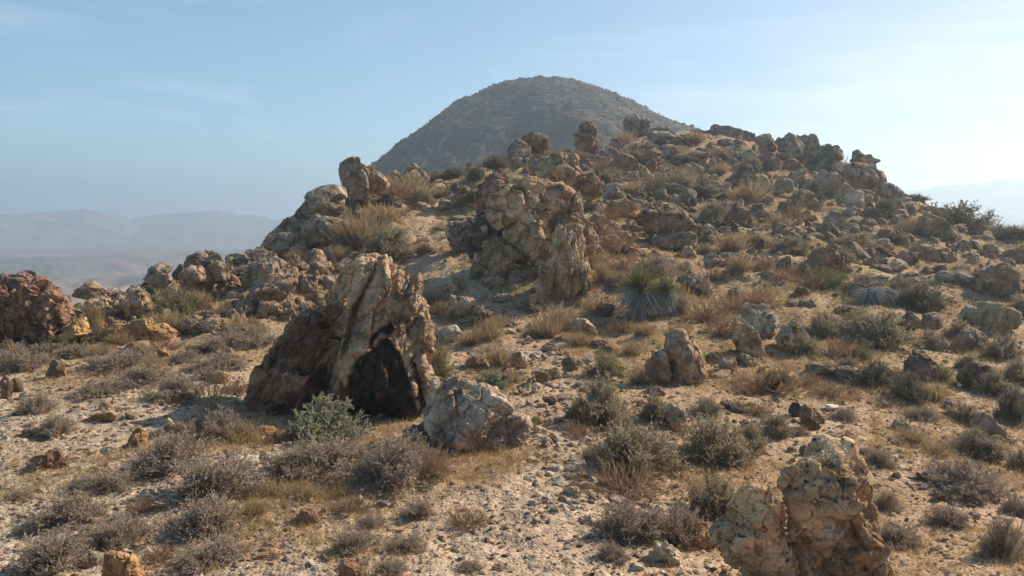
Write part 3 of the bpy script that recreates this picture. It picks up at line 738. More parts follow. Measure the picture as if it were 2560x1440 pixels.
traced([(2492,670),(2505,635),(2540,622),(2600,628),(2600,700),(2520,700)], 'brown', 'big brown boulder cut by the right edge, above the reddish one', style='block', level=6, Y=27)
traced([(2392,790),(2410,765),(2460,757),(2510,762),(2540,782),(2542,815),(2500,832),(2430,828)], 'olive', 'broad greenish rock slab near the right edge', style='slab', level=6)
traced([(2264,935),(2272,895),(2292,874),(2315,880),(2340,920),(2343,948),(2300,955)], 'brown', 'steep brown fin of rock on the lower right slope', style='wedge', level=5)
traced([(2401,925),(2425,909),(2465,915),(2478,935),(2474,975),(2430,978),(2408,955)], 'brown', 'dark brown block with a hollow under it near the right edge', style='block', level=5)
traced([(2435,1060),(2455,1033),(2475,1045),(2510,1070),(2526,1092),(2470,1092),(2440,1082)], 'olive', 'pale green-grey pointed slab near the lower right edge', style='wedge', level=5)
traced([(1998,1025),(2020,1015),(2045,1030),(2059,1055),(2040,1072),(2005,1068)], 'brown', 'squat brown rock right of the small dark spike', style='block', level=5)
traced([(1973,1030),(1980,1005),(1992,1004),(2002,1020),(2004,1038),(1980,1042)], 'dark', 'small dark spike of rock on the lower right slope', style='wedge', level=5)
traced([(1661,1030),(1672,1010),(1690,1006),(1710,1030),(1714,1050),(1690,1060),(1668,1048)], 'pale', 'pale smooth boulder on the slope below the lone pointed tan boulder', style='round', level=5)
traced([(1835,850),(1842,815),(1862,808),(1885,830),(1905,875),(1880,888),(1845,882)], 'tan', 'tapering tan rock in front of the whitish hummock on the right slope', level=5)
traced([(1856,800),(1875,772),(1912,765),(1938,785),(1952,812),(1935,845),(1880,845)], 'pale', 'whitish cracked hummock of rock right of the yucca', level=6)
traced([(1942,850),(1955,810),(1985,803),(2010,830),(2028,862),(1990,875),(1950,870)], 'grey', 'grey crusted rock right of the whitish hummock', level=6)
traced([(1693,705),(1700,688),(1740,684),(1770,692),(1786,718),(1768,736),(1720,722)], 'grey', 'flat pale grey slab up the slope right of the yucca', style='slab', level=5)
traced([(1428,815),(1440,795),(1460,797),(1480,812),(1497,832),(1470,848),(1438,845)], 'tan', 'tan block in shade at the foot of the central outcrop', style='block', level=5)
traced([(1116,770),(1125,750),(1150,741),(1193,752),(1188,788),(1150,794),(1118,786)], 'tan', 'boxy tan rock at the mouth of the shaded trail', style='block', level=5, seed=3)
traced([(1186,785),(1198,770),(1230,780),(1252,800),(1240,818),(1200,812)], 'grey', 'grey rock touching the right of the boxy tan rock', style='craggy', level=5)
traced([(1122,720),(1130,690),(1150,684),(1161,700),(1158,726),(1135,736)], 'pale', 'pale upright stone in the shaded trail', style='block', level=5)
traced([(1274,905),(1282,882),(1300,877),(1316,890),(1318,915),(1295,924)], 'tan', 'round tan rock beside the trail in mid slope', style='round', level=5)
traced([(322,1125),(325,1092),(345,1070),(362,1085),(370,1108),(345,1118)], 'ochre', 'upright sunlit ochre rock on the pale gravel', style='block', level=5)
traced([(66,1180),(85,1150),(110,1140),(135,1122),(150,1130),(166,1155),(140,1185),(95,1192)], 'red', 'pinkish broken rock casting a long shadow on the pale gravel', style='craggy', level=6)
traced([(210,1050),(240,1035),(285,1028),(300,1038),(280,1056),(235,1060)], 'ochre', 'flat ochre slab tipped up on the pale gravel', style='slab', level=5)

# ------------------------------------------------------------------ every other rock one can make out: box in the photograph, colour, shape
for ln in """185 702 262 755 tan b|208 744 290 802 tan c|250 720 312 755 grey c|336 702 413 730 dark s|434 661 470 712 dark b|558 634 622 688 grey c|615 618 669 651 grey s|662 584 752 641 grey b|565 725 605 758 grey r
585 755 642 800 grey r|766 623 816 675 tan r|642 750 702 802 brown c|700 750 740 795 tan b|490 794 575 838 tan w|448 796 504 838 grey b|370 810 443 852 ochre b|293 864 336 890 grey s|530 927 578 967 ochre b|752 690 793 735 grey c
806 690 840 722 grey r|678 582 753 635 grey b|722 610 770 649 tan b|817 613 883 643 tan b|778 652 830 682 tan r|825 468 861 504 tan c|767 543 792 560 pale b|877 514 917 549 grey c|905 471 940 507 tan w|917 450 950 490 brown b
945 488 1002 527 dark r|1005 410 1072 465 tan b|992 442 1040 463 tan b|970 425 1000 455 tan c|1072 449 1128 482 tan b|1165 405 1190 440 brown c|1128 457 1152 485 dark b|1028 505 1076 538 tan r|1147 485 1211 516 tan c|1120 538 1167 552 tan s
1222 734 1281 763 grey b|1119 795 1197 815 brown s|1090 813 1156 855 pale r|1163 890 1208 922 brown b|1354 857 1393 883 brown b|1367 918 1409 947 tan b|1338 927 1377 956 tan w|1405 892 1444 930 grey b|1469 851 1520 876 dark b|1488 760 1536 790 dark b
1357 990 1393 1010 brown w|1814 656 1859 688 grey c|1760 883 1808 918 brown b|1798 896 1840 937 grey w|1840 884 1894 921 grey c|1505 463 1561 502 grey b|1483 369 1547 402 grey b|1522 394 1595 447 brown b|1650 463 1714 510 grey c|1533 580 1575 602 tan r
1747 563 1780 590 grey r|1752 578 1800 613 tan b|1558 610 1597 633 brown b|1758 630 1811 672 grey c|1789 633 1844 660 grey b|1778 460 1825 494 tan b|1822 449 1850 474 grey w|1683 383 1758 413 brown r|1705 413 1730 438 tan b|1728 415 1757 438 tan c
1650 366 1692 400 grey b|1561 294 1622 335 grey b|1528 347 1561 377 brown w|1594 377 1655 413 brown b|1622 320 1700 366 grey c|1902 386 1950 434 brown b|1982 425 2040 469 tan b|2036 437 2103 492 grey c|2209 498 2285 530 grey s|1982 479 2030 514 tan b
1950 504 1998 555 brown c|2062 533 2103 575 grey b|1890 488 1928 517 tan b|1813 524 1877 571 brown b|1800 460 1826 498 tan b|1820 418 1890 479 brown s|2388 600 2426 642 grey b|2120 568 2151 590 tan b|2174 583 2196 603 pale r|1998 584 2024 610 dark w
1899 586 1934 602 grey r|1854 578 1896 594 tan b|2218 655 2263 674 pale s|2231 682 2324 718 grey b|2180 688 2218 712 grey r|2340 674 2423 715 olive r|2516 726 2548 754 pale r|2359 740 2404 761 tan b|2001 750 2044 776 brown b|2077 764 2163 804 brown b
2083 798 2141 834 ochre b|2239 782 2300 825 brown b|2306 782 2358 822 tan b|2389 822 2468 877 brown r|2019 905 2090 945 brown c|2085 915 2157 954 brown b|2224 1051 2276 1085 grey w|2059 1011 2099 1024 white s|2099 1085 2129 1100 dark b|2355 1002 2392 1030 grey w
1999 1112 2022 1137 brown b|2303 1106 2328 1128 grey b|1452 1302 1494 1334 pale w|1568 1404 1617 1434 pale b|1832 1376 1895 1404 white r|1870 1411 1934 1446 tan c|1797 1420 1828 1448 ochre w|1371 1193 1406 1218 tan c|1473 1232 1505 1260 pale c|1406 1404 1441 1431 pale b
408 1045 440 1090 tan b|246 1115 307 1144 pale b|50 1068 94 1097 tan b|292 1012 361 1032 pale s|180 1010 217 1035 tan c|350 1216 397 1245 white b|329 1241 365 1259 white s|643 1129 693 1165 tan b|578 1140 650 1172 white r|202 1377 271 1418 grey b
740 1270 798 1313 red b|610 1371 700 1407 tan s|50 978 87 996 pale r|0 940 30 1003 red b|28 945 58 985 brown b|632 1064 686 1086 ochre w|1125 1123 1147 1146 white w|1217 1173 1245 1195 tan c|1164 1207 1200 1226 pale w|0 855 30 900 red b
40 850 75 885 red b|1475 540 1515 575 grey c|1610 625 1660 655 brown b|1640 645 1690 670 grey s|1700 615 1740 650 tan b|1760 520 1805 552 grey b|1740 440 1780 470 brown b|1640 420 1680 445 grey b|1600 440 1640 468 tan b|1560 430 1600 455 grey c
1850 380 1895 415 grey b|1950 400 2000 430 brown b|2040 400 2078 430 grey b|2010 450 2045 480 tan b|1940 450 1980 485 grey b|1880 440 1920 470 tan b|1770 400 1815 435 brown b|1815 380 1850 410 grey b|2110 520 2160 550 grey b|2180 520 2230 560 grey c
2150 550 2190 578 brown b|2230 540 2275 575 grey b|2240 585 2280 610 brown b|2290 610 2335 640 tan b|2340 620 2380 650 brown b|2420 640 2450 665 tan b|2460 610 2495 640 brown b|2400 560 2440 590 grey b|2440 590 2480 615 grey b|2150 620 2190 650 brown b
2190 600 2230 630 tan b|2260 630 2300 655 brown c|1880 640 1930 668 brown b|1930 610 1965 635 grey b|1700 655 1735 680 tan b|1930 700 1975 725 tan s|1820 720 1865 745 brown s|1960 750 1995 770 grey b|2250 740 2300 765 brown b|2330 850 2370 875 grey b
2150 850 2190 875 tan s|2480 860 2530 890 olive b|2190 1000 2220 1020 grey b|2150 1120 2180 1140 tan w|2300 1180 2330 1200 grey b|1500 960 1535 985 grey b|1590 1000 1615 1015 tan b|1800 1000 1835 1020 brown b|1850 1050 1880 1065 tan s|1440 1180 1468 1200 tan c
1405 1060 1432 1080 tan b|1330 1040 1360 1060 tan w|1360 1100 1385 1118 brown b|1460 1300 1490 1320 tan b|1300 1290 1345 1305 grey s|1420 1360 1455 1380 pale b|1040 1290 1075 1310 grey b|980 1335 1005 1355 tan b|1260 1330 1300 1348 white s|1230 1410 1270 1430 tan s
940 1250 975 1268 pale s|540 1180 570 1200 pale b|440 1150 475 1170 tan b|150 1200 190 1215 ochre b|100 1350 135 1370 tan b|20 1290 50 1308 pale b|390 870 430 895 ochre s|470 860 515 885 brown s|580 845 620 870 tan s|620 800 660 830 brown b
540 850 575 872 ochre b|660 665 690 690 dark b|730 655 770 690 grey b|700 700 735 730 dark c|780 735 815 765 brown c|400 740 440 770 tan b|225 800 265 830 ochre b|320 712 350 734 grey b|1240 560 1262 590 brown b|1205 600 1235 630 grey b
1210 690 1250 715 grey b|1300 625 1318 645 pale b|1270 690 1305 720 grey c|1260 640 1290 665 grey b|1320 720 1350 745 brown b|1040 590 1075 607 tan s|1010 560 1040 575 tan s|1090 540 1115 556 tan s|1000 600 1030 618 tan s|1190 650 1215 672 tan b
1095 500 1130 525 tan b|1060 490 1085 505 grey b|880 560 915 585 dark b|930 530 960 550 grey b|1200 1310 1230 1325 tan s|700 1390 735 1410 pale s|1130 1225 1160 1238 grey s|2330 1230 2360 1248 brown b|2420 1280 2450 1300 tan b|2230 1180 2255 1195 brown w""".split('\n'):
    for q in ln.split('|'):
        t = q.split()
        b4 = [float(v) for v in t[:4]]; up = b4[3] < 640 and b4[0] > 1440
        boxrock(*b4, t[4], {'b':'block','c':'craggy','r':'round','s':'slab','w':'wedge'}[t[5]], over=1.28 if up else 1.08)

# ================================================================== PLANTS
def ribbon_batch(P0, D, L, w0, w1, bend, rs, segs=2):
    """thin tapering blades: base points, directions, lengths, widths; returns verts, quads"""
    n = len(P0)
    side = np.cross(D, rs.normal(size=(n,3))); side /= np.linalg.norm(side, axis=1)[:,None]+1e-9
    up = np.array([0,0,1.0])
    pts = []
    for k in range(segs+1):
        t = k/segs
        c = P0+D*(L*t)[:,None]+(bend[:,None]*t*t)*L[:,None]*up
        w = (w0*(1-t)+w1*t)[:,None]
        pts += [c-side*w/2, c+side*w/2]
    V = np.stack(pts, 1)
    F = np.array([[2*k, 2*k+1, 2*k+3, 2*k+2] for k in range(segs)])
    Fa = F[None]+(np.arange(n)*2*(segs+1))[:,None,None]
    return V.reshape(-1,3), Fa.reshape(-1,4)
def cat_geo(parts):
    V = []; F = []; o = 0
    for v, f in parts: V.append(v); F.append(f+o); o += len(v)
    return np.concatenate(V), np.concatenate(F)
def unit(v): return v/(np.linalg.norm(v, axis=1)[:,None]+1e-9)

KINDS = {  # stems, twigs per stem, leaves per twig, twig width, leaf size, flatness of the dome, materials
 'grey':  dict(st=110, tw=20, lv=6, tw_w=.013, lf=(.042,.018), mats=('twig_grey','leaf_grey')),
 'sage':  dict(st=80, tw=16, lv=12, tw_w=.012, lf=(.050,.028), mats=('twig_grey','leaf_sage')),
 'olive': dict(st=110, tw=20, lv=9, tw_w=.012, lf=(.040,.021), mats=('twig_grey','leaf_olive')),
 'green': dict(st=110, tw=9, lv=5, tw_w=.012, lf=(.085,.010), mats=('twig_grey','leaf_green')),
 'dark':  dict(st=100, tw=18, lv=9, tw_w=.013, lf=(.044,.022), mats=('twig_grey','leaf_dark')),
 'rust':  dict(st=130, tw=8, lv=3, tw_w=.012, lf=(.030,.010), mats=('leaf_rust','leaf_rust')),
 'straw': dict(st=260, tw=2, lv=2, tw_w=.013, lf=(.05,.010), mats=('leaf_straw','leaf_straw')),
}
def shrub_geo(kind, seed):
    k = KINDS[kind]; rs = np.random.RandomState(seed)
    n = k['st']
    az = rs.uniform(0, 2*math.pi, n); el = np.arccos(rs.uniform(.12 if kind != 'straw' else .45, 1, n))
    D = np.stack([np.sin(el)*np.cos(az), np.sin(el)*np.sin(az), np.cos(el)*1.0], 1)
    lob = 1+.42*vnoise(D*2.4+seed, seed)+rs.uniform(-.22, .12, n)
    P0 = np.stack([rs.normal(0,.10,n), rs.normal(0,.10,n), np.full(n,-.03)], 1)
    if kind in ('straw','rust'): P0[:,:2] = rs.normal(0, .26, (n,2))
    L = lob*(.78 if kind not in ('straw','rust') else .95)
    stems = ribbon_batch(P0, D, L, np.full(n, k['tw_w']*2.0), np.full(n, k['tw_w']*.8), rs.uniform(-.05,.12,n), rs, 3)
    stems2 = ribbon_batch(P0, D, L, np.full(n, k['tw_w']*2.0), np.full(n, k['tw_w']*.8), rs.uniform(-.05,.12,n), rs, 3)
    m = n*k['tw']; idx = np.repeat(np.arange(n), k['tw'])
    t = rs.uniform(.30, 1.0, m)**.8
    B = P0[idx]+D[idx]*(L[idx]*t)[:,None]
    TD = unit(D[idx]+rs.normal(0, .8 if kind not in ('straw','rust') else .25, (m,3))+np.array([0,0,.25]))
    TL = rs.uniform(.12, .30, m)
    twigs = ribbon_batch(B, TD, TL, np.full(m, k['tw_w']), np.full(m, k['tw_w']*.45), rs.uniform(0,.2,m), rs, 1)
    lm = m*k['lv']; li = np.repeat(np.arange(m), k['lv'])
    LP = B[li]+TD[li]*(TL[li]*rs.uniform(.1,1.05,lm))[:,None]
    LD = unit(TD[li]+rs.normal(0,.7,(lm,3)))
    s = rs.uniform(.6,1.4,lm)
    leaves = ribbon_batch(LP, LD, k['lf'][0]*s, k['lf'][1]*s, k['lf'][1]*s*.5, np.zeros(lm), rs, 1)
    return cat_geo([stems, stems2, twigs]), leaves
SH = {}
def shrub_proto(kind, v):
    if (kind, v) not in SH:
        (a, b) = shrub_geo(kind, hash_seed(kind)+v*7)
        SH[(kind, v)] = (mesh_np('stems', *a, M[KINDS[kind]['mats'][0]], False), mesh_np('foliage', *b, M[KINDS[kind]['mats'][1]], False))
    return SH[(kind, v)]
def hash_seed(s): return sum(ord(c)*(i+3) for i, c in enumerate(s)) % 9973
NAMES = {'grey':'desert_shrub','sage':'sage_shrub','olive':'desert_shrub','green':'green_shrub','dark':'desert_shrub','rust':'buckwheat_shrub','straw':'grass_clump'}
def shrub(cx, by, w, h, kind, label=None, Y=None):
    """a plant: column and row of its foot, width and height in photograph pixels"""
    Yg = hit(cx, by-3) if Y is None else Y
    p = wpt(cx, by-3, Yg)
    W = w/FPX*Yg; H = h/FPX*Yg
    yc = Yg+W*.25
    x = p[0]*yc/Yg; z = float(ground_z(x, yc))
    if Y is not None: z = p[2]
    H = max(H*1.0, .25*W)
    r = link(NAMES[kind], None); r.empty_display_size = .2
    r.location = (x, yc, z-.02); r.rotation_euler = (0, 0, RNG.uniform(0, 6.28)); 
    a, b = shrub_proto(kind, RNG.randrange(4))
    q = RNG.uniform(.85, 1.1); s = (W*.61*q, W*.60/q, H*RNG.uniform(.95, 1.15))
    for nm, me in (('stems', a), ('foliage', b)):
        c = link(nm, me, r); c.scale = s
    THINGS.append(dict(o=r, kind='shrub' if kind != 'straw' else 'grass clump', px=cx, py=by-h/2, w=W, h=H, col=kind, label=label, group='shrubs on the desert hillside' if kind != 'straw' else 'dry grass clumps on the hillside', shape=None))
    return r

for ln in """812 1112 185 112 sage|825 1190 240 95 grey|980 1230 225 120 grey|1020 1190 150 90 olive|740 1205 140 75 grey|540 1262 245 110 grey|430 1192 190 90 grey|285 1235 135 52 grey|180 1322 175 80 grey|525 1352 195 100 grey|300 1378 135 72 grey|130 1445 180 90 grey|520 1432 170 70 grey|560 1105 120 70 grey
90 1045 90 55 grey|140 1098 105 50 grey|50 1268 60 26 grey|245 1000 145 42 grey|450 1010 125 62 grey|300 930 160 52 grey|190 905 90 42 olive|60 935 130 62 grey|620 872 130 62 grey|540 885 105 42 grey|445 795 150 88 green|430 835 110 46 straw|600 842 90 55 straw|350 905 90 44 olive|540 935 145 46 grey|370 975 165 50 grey
235 835 45 60 straw|885 1392 112 56 grey|1010 1398 112 52 grey|1050 1308 90 42 grey|1170 1332 92 46 rust|930 1328 82 36 grey|880 1292 100 40 rust|1048 1165 75 62 green|1090 1215 70 90 rust
1580 1185 220 140 olive|1560 1245 200 72 rust|1570 1368 170 118 grey|1690 1370 150 110 grey|1790 1295 155 105 olive|1500 1062 165 122 olive|1635 1048 85 72 olive|1790 1158 215 112 olive|1872 1138 100 92 olive|1940 1092 82 62 olive|1515 942 108 72 green|1095 955 78 105 green|1240 972 82 54 sage|1110 852 82 42 olive|1225 862 80 46 straw|1400 825 92 62 straw
1760 812 125 66 rust|1900 772 105 56 rust|1910 985 155 72 rust|1940 975 90 60 dark|1530 1422 80 52 grey|1770 1038 72 46 grey|2190 972 112 62 dark|2270 1012 102 74 dark|2440 1152 135 72 olive|2400 1242 200 82 grey|2370 1318 92 52 grey|2245 1362 112 62 grey|2215 1272 72 46 grey|2195 1168 82 40 grey|2500 1405 110 105 grey|2530 1062 85 95 dark|2500 902 92 60 olive
2190 872 155 90 olive|2290 778 125 72 dark|2070 728 105 66 green|2110 668 60 40 olive|2140 632 92 46 olive|1980 642 84 52 olive|1700 492 120 60 olive|1760 500 90 50 olive|1635 492 70 55 rust|1785 565 96 62 olive|840 612 90 60 straw|900 640 120 80 straw|970 648 120 86 olive|960 570 130 52 straw|1020 505 115 52 straw|1060 520 60 44 olive|985 520 70 44 rust
1370 392 95 46 rust|1300 424 48 30 green|1240 424 92 44 dark|1525 472 75 40 olive|1540 645 105 60 rust|1635 705 110 54 grey|1560 695 92 46 rust|2000 892 92 62 olive|2060 850 90 60 olive|2140 830 90 50 green|2320 872 64 46 grey|2500 620 110 46 olive|1872 432 64 42 olive|2050 425 72 30 olive|2090 440 60 44 rust|1690 400 60 30 straw|1430 560 44 30 green|1460 585 40 34 green
1450 400 60 40 rust|1510 440 70 50 rust|1580 500 60 36 straw|1650 590 50 34 olive|1870 520 70 46 straw|1900 500 60 34 olive|1950 580 60 34 straw|1980 560 60 40 rust|2210 560 60 60 dark|2280 590 50 40 straw|2310 640 60 34 rust|2000 510 50 30 olive|2260 600 46 40 rust|2160 740 80 44 olive|2260 735 90 44 olive|2230 620 60 34 dark|2030 730 60 36 rust|2330 775 60 40 olive|2400 850 70 46 olive
2450 740 70 50 dark|2400 700 60 36 olive|2550 800 60 46 dark|2540 960 70 60 olive|2480 1000 90 60 olive|2420 930 60 40 olive|2350 960 90 46 green|2410 1060 90 46 olive|2330 1010 80 50 straw|2280 960 60 40 olive|2120 940 70 46 olive|2150 900 70 44 green|2080 1000 90 40 rust|2030 970 60 40 rust|2110 1060 80 34 grey|2300 1060 90 36 grey|2560 1180 80 70 olive|2540 1290 70 50 grey|2340 1150 80 36 straw|2280 1120 70 36 straw
2100 900 80 50 rust|1700 850 60 34 straw|1800 850 80 40 rust|1830 780 70 46 rust|1700 790 50 60 straw|1740 740 70 40 rust|1850 700 60 40 straw|1920 690 70 40 rust|1960 720 60 40 rust|2000 700 60 34 straw|1780 700 50 34 rust|1830 640 70 40 straw|1760 640 60 34 grey|1890 620 60 36 straw|1600 560 50 36 rust|1500 590 60 40 rust|1520 560 50 30 straw|1490 680 60 50 rust|1510 730 60 46 straw|1550 740 60 40 grey
1500 790 70 46 rust|1330 790 70 46 grey|1370 850 80 50 straw|1450 870 70 40 straw|1330 850 50 30 rust|1250 920 70 60 straw|1180 870 60 40 straw|1190 920 60 34 rust|1280 960 60 30 straw|1100 790 50 34 straw|1080 760 44 44 straw|1250 830 60 34 straw|1060 900 30 40 straw|1320 1080 50 40 straw|1450 1100 70 40 rust|1440 1040 50 40 olive|1480 1150 60 40 straw|1440 1250 60 40 rust|1860 1100 60 34 straw
1700 1080 60 30 rust|1900 1040 60 34 rust|1850 1030 60 30 grey|1600 960 60 34 straw|1580 900 60 30 straw|1610 850 70 30 straw|1560 830 60 34 rust|2000 1090 50 26 grey|2080 1110 50 24 rust|2050 1160 60 24 rust|700 1110 60 40 rust|610 1110 110 50 straw|500 1085 70 40 grey|450 1090 60 36 grey|680 1250 90 44 straw|760 1260 90 40 straw|850 1250 70 34 straw|640 1300 70 40 straw|870 1180 70 40 rust
390 1100 60 24 grey|340 1200 80 40 grey|210 1240 80 34 grey|360 1290 70 40 rust|220 1350 60 34 grey|60 1350 60 24 grey|400 1420 90 50 rust|440 1330 50 30 grey|600 1400 60 36 straw|680 1410 60 30 rust|1180 1440 70 36 grey|980 1450 90 40 grey|120 900 90 40 olive|20 900 70 44 olive|230 870 90 40 dark|150 870 70 34 rust|300 870 60 34 straw|410 880 90 36 rust|460 910 80 34 grey|250 900 70 34 straw
380 930 60 34 straw|520 960 70 36 grey|590 990 70 34 rust|330 850 60 34 dark|560 800 60 40 rust|640 840 50 36 grey|500 780 60 50 straw|520 750 40 44 green|380 760 60 50 olive|100 850 60 24 dark|490 720 50 30 olive|610 700 40 24 olive|700 640 40 20 straw|770 620 60 30 rust|740 660 50 24 straw|850 660 70 34 straw|880 590 60 30 rust|910 530 70 40 olive|880 520 50 36 olive|980 470 60 30 straw
1100 440 60 34 olive|1130 430 60 30 dark|1190 460 50 40 dark|1240 395 44 30 dark|1090 500 60 30 straw|1150 530 50 30 straw|1180 530 40 34 dark|1100 590 40 24 straw|1060 640 50 40 straw|1560 370 50 26 straw|1620 380 50 24 olive|1740 370 60 26 straw|1800 400 50 26 rust|1580 400 50 26 rust|1720 450 60 30 rust|1800 450 50 26 straw|1670 440 50 24 olive|1490 340 44 24 rust|1560 320 44 24 straw""".split('\n'):
    for q in ln.split('|'):
        t = q.split(); shrub(*[float(v) for v in t[:4]], t[4])
# the big hazy bush on the right skyline and its neighbour
shrub(2395, 590, 150, 92, 'dark', 'big hazy dark bush standing on the right skyline', Y=33)
shrub(2530, 600, 90, 30, 'dark', 'low hazy bush at the right edge below the dry lake strip', Y=31)
shrub(2290, 505, 60, 18, 'dark', 'small bush on the skyline left of the big hazy bush', Y=38)

def yucca(cx, by, w, h, label, seed, n_g=520, n_d=850):
    Yg = hit(cx, by-4); p = wpt(cx, by-4, Yg); W = w/FPX*Yg; H = h/FPX*Yg
    yc = Yg+W*.35; x = p[0]*yc/Yg; z = float(ground_z(x, yc))
    r = link('yucca', None); r.location = (x, yc, z); r.empty_display_size = .3
    rs = np.random.RandomState(seed)
    def blades(n, e0, e1, org, Lm, w0, droop):
        az = rs.uniform(0, 2*math.pi, n); el = rs.uniform(e0, e1, n)
        D = np.stack([np.cos(el)*np.cos(az), np.cos(el)*np.sin(az), np.sin(el)], 1)
        P0 = np.array(org)[None]+rs.normal(0, .035, (n,3))
        return ribbon_batch(P0, D, Lm*rs.uniform(.55,1.15,n), np.full(n,w0), np.full(n,w0*.12), np.full(n,droop)*rs.uniform(.2,1.5,n), rs, 3)
    Rr = W*.47
    heads = [((-W*.10,0,H*.52), 1.0), ((W*.30, -.05, H*.50), .66)]
    ga = [blades(int(n_g*s), .05, 1.5, o, Rr*s*1.05, .026, -.06) for o, s in heads]
    da = [blades(int(n_d*s), -1.25, .45, (o[0], o[1], o[2]-.03), Rr*s*1.10, .022, -.38) for o, s in heads]
    if n_g: link('green_leaves', mesh_np('green_leaves', *cat_geo(ga), M['yucca_green'], False), r)
    link('dead_leaf_skirt', mesh_np('dead_leaf_skirt', *cat_geo(da), M['yucca_dead'], False), r)
    V, F = ico(2)
    for o, s in heads:
        link('trunk', mesh_np('trunk', V*np.array([.10*s, .10*s, H*.28])+np.array([o[0], o[1], H*.24]), F, M['twig_grey'], True), r)
    THINGS.append(dict(o=r, kind='yucca', px=cx, py=by-h/2, w=W, h=H, col='green', label=label, group=None, shape=None))
yucca(1615, 808, 158, 128, 'spiky green yucca with a grey skirt of dead leaves on the middle slope', 3)
yucca(2185, 772, 105, 60, 'collapsed grey tangle of dead spiky leaves on the right slope', 9, 0, 650)

def bare_plant(cx, by, h, label, seed):
    """a leafless plant: a few long wands that fork"""
    Yg = hit(cx, by); p = wpt(cx, by, Yg); H = h/FPX*Yg
    rs = np.random.RandomState(seed); parts = []
    z = float(ground_z(p[0], Yg)); n = 16
    az = rs.uniform(0, 6.28, n); el = rs.uniform(.7, 1.45, n)
    D = np.stack([np.cos(el)*np.cos(az), np.cos(el)*np.sin(az)*.6, np.sin(el)], 1)
    L = H*rs.uniform(.6, 1.0, n); P0 = rs.normal(0, .02, (n,3))
    for _ in range(2): parts.append(ribbon_batch(P0, D, L, np.full(n,.014), np.full(n,.006), np.full(n,.1), rs, 4))
    m = n*6; idx = np.repeat(np.arange(n), 6); t = rs.uniform(.35,.95,m)
    B = P0[idx]+D[idx]*(L[idx]*t)[:,None]+np.array([0,0,1])*(.1*t*t*L[idx])[:,None]
    TD = unit(D[idx]+rs.normal(0,.38,(m,3)))
    parts.append(ribbon_batch(B, TD, L[idx]*rs.uniform(.12,.35,m), np.full(m,.008), np.full(m,.004), np.full(m,.05), rs, 3))
    o = link('bare_plant', mesh_np('bare_plant', *cat_geo(parts), M['leaf_straw'], False)); o.location = (p[0], Yg, z)
    THINGS.append(dict(o=o, kind='plant', px=cx, py=by-h/2, w=.5*H, h=H, col='straw', label=label, group=None, shape=None))
bare_plant(525, 1040, 120, 'tall leafless twiggy plant in the shadow left of the brown stained slab', 4)
bare_plant(480, 1108, 62, 'short leafless fan of twigs on the gravel below the tall leafless plant', 6)

# ================================================================== UNCOUNTABLE COVER
def scatter(n, seed, r0, r1, a0=-40, a1=40, p=1.0):
    rs = np.random.RandomState(seed)
    az = np.radians(rs.uniform(a0, a1, n)); u = rs.uniform(0, 1, n)**p
    r = r0*(r1/r0)**u
    x = np.sin(az)*r; y = np.cos(az)*r
    return rs, x, y, r
def stones(name, label, n, seed, mat, r0, r1, s0, s1, level, keep, flat=.62, a0=-40, a1=40):
    rs, x, y, r = scatter(n, seed, r0, r1, a0, a1)
    k = keep(x, y, rs.uniform(0, 1, n)); x, y, r = x[k], y[k], r[k]; n = len(x)
    z = ground_z(x, y)
    V0, F0 = ico(level)
    # a dozen chipped shapes
    shapes = []
    for i in range(14):
        r2 = np.random.RandomState(seed*3+i); nn = unit(r2.normal(size=(8,3))); off = r2.uniform(.42,1,8)
        q = (off[None]/np.maximum(V0@nn.T, .05)).min(1); q = np.minimum(q, 1.2)
        q = V0*q[:,None]*(1+(r2.uniform(-.06,.06,(len(V0),1)) if level < 3 else 0))
        if level > 2: q = weather(q, F0, 2.0, seed*9+i, ('block','craggy','slab')[i % 3], level)
        shapes.append(q)
    shapes = np.array(shapes)
    s = s0*np.exp(rs.exponential(.55, n))*(r/7.0)**.55; s = np.minimum(s, s1*(r/7)**.5)
    sc = np.stack([s*rs.uniform(.8,1.5,n), s*rs.uniform(.7,1.1,n), s*flat*rs.uniform(.6,1.3,n)], 1)
    a = rs.uniform(0, 6.28, n); ca, sa = np.cos(a)[:,None], np.sin(a)[:,None]
    V = shapes[rs.randint(0, 14, n)]*sc[:,None,:]
    tl = rs.normal(0,.3,n)[:,None]
    V[:,:,2] += V[:,:,0]*tl
    X = V[:,:,0]*ca-V[:,:,1]*sa; Yv = V[:,:,0]*sa+V[:,:,1]*ca
    V = np.stack([X+x[:,None], Yv+y[:,None], V[:,:,2]+(z+sc[:,2]*.02)[:,None]], 2)
    F = F0[None]+(np.arange(n)*len(V0))[:,None,None]
    o = link(name, mesh_np(name, V.reshape(-1,3), F.reshape(-1,3), M[mat], False)); tag(o, label, kind='stuff')
def pale_mask(x, y, u):
    n = fbm2(x*.5, y*.5, 3, 91)
    return u < np.clip(.9-(x+2.6)/3.4+n*.5, .06, 1)*sstep(16, 9, y)+.04
stones('pale_gravel', 'pale angular gravel chips strewn over the ground', 60000, 1, 'stones_pale', 4.2, 17, .0085, .045, 1, pale_mask)
stones('gravel', 'brown and tan gravel scattered over the slope', 52000, 2, 'stones', 4.2, 48, .0085, .040, 1, lambda x,y,u: u < .45+.5*sstep(-2, 3, x)+.3*sstep(9,15,y))
stones('rubble', 'loose rubble lying among the boulders', 9000, 3, 'stones', 10, 52, .030, .16, 3, lambda x,y,u: (u < .04+.85*sstep(18, 28, y)*sstep(-.25,.25,fbm2(x*.35,y*.35,3,404)+.05*(x>0)))&(np.abs(x-np.interp(y,TRY,TRX))>.5) , .85)
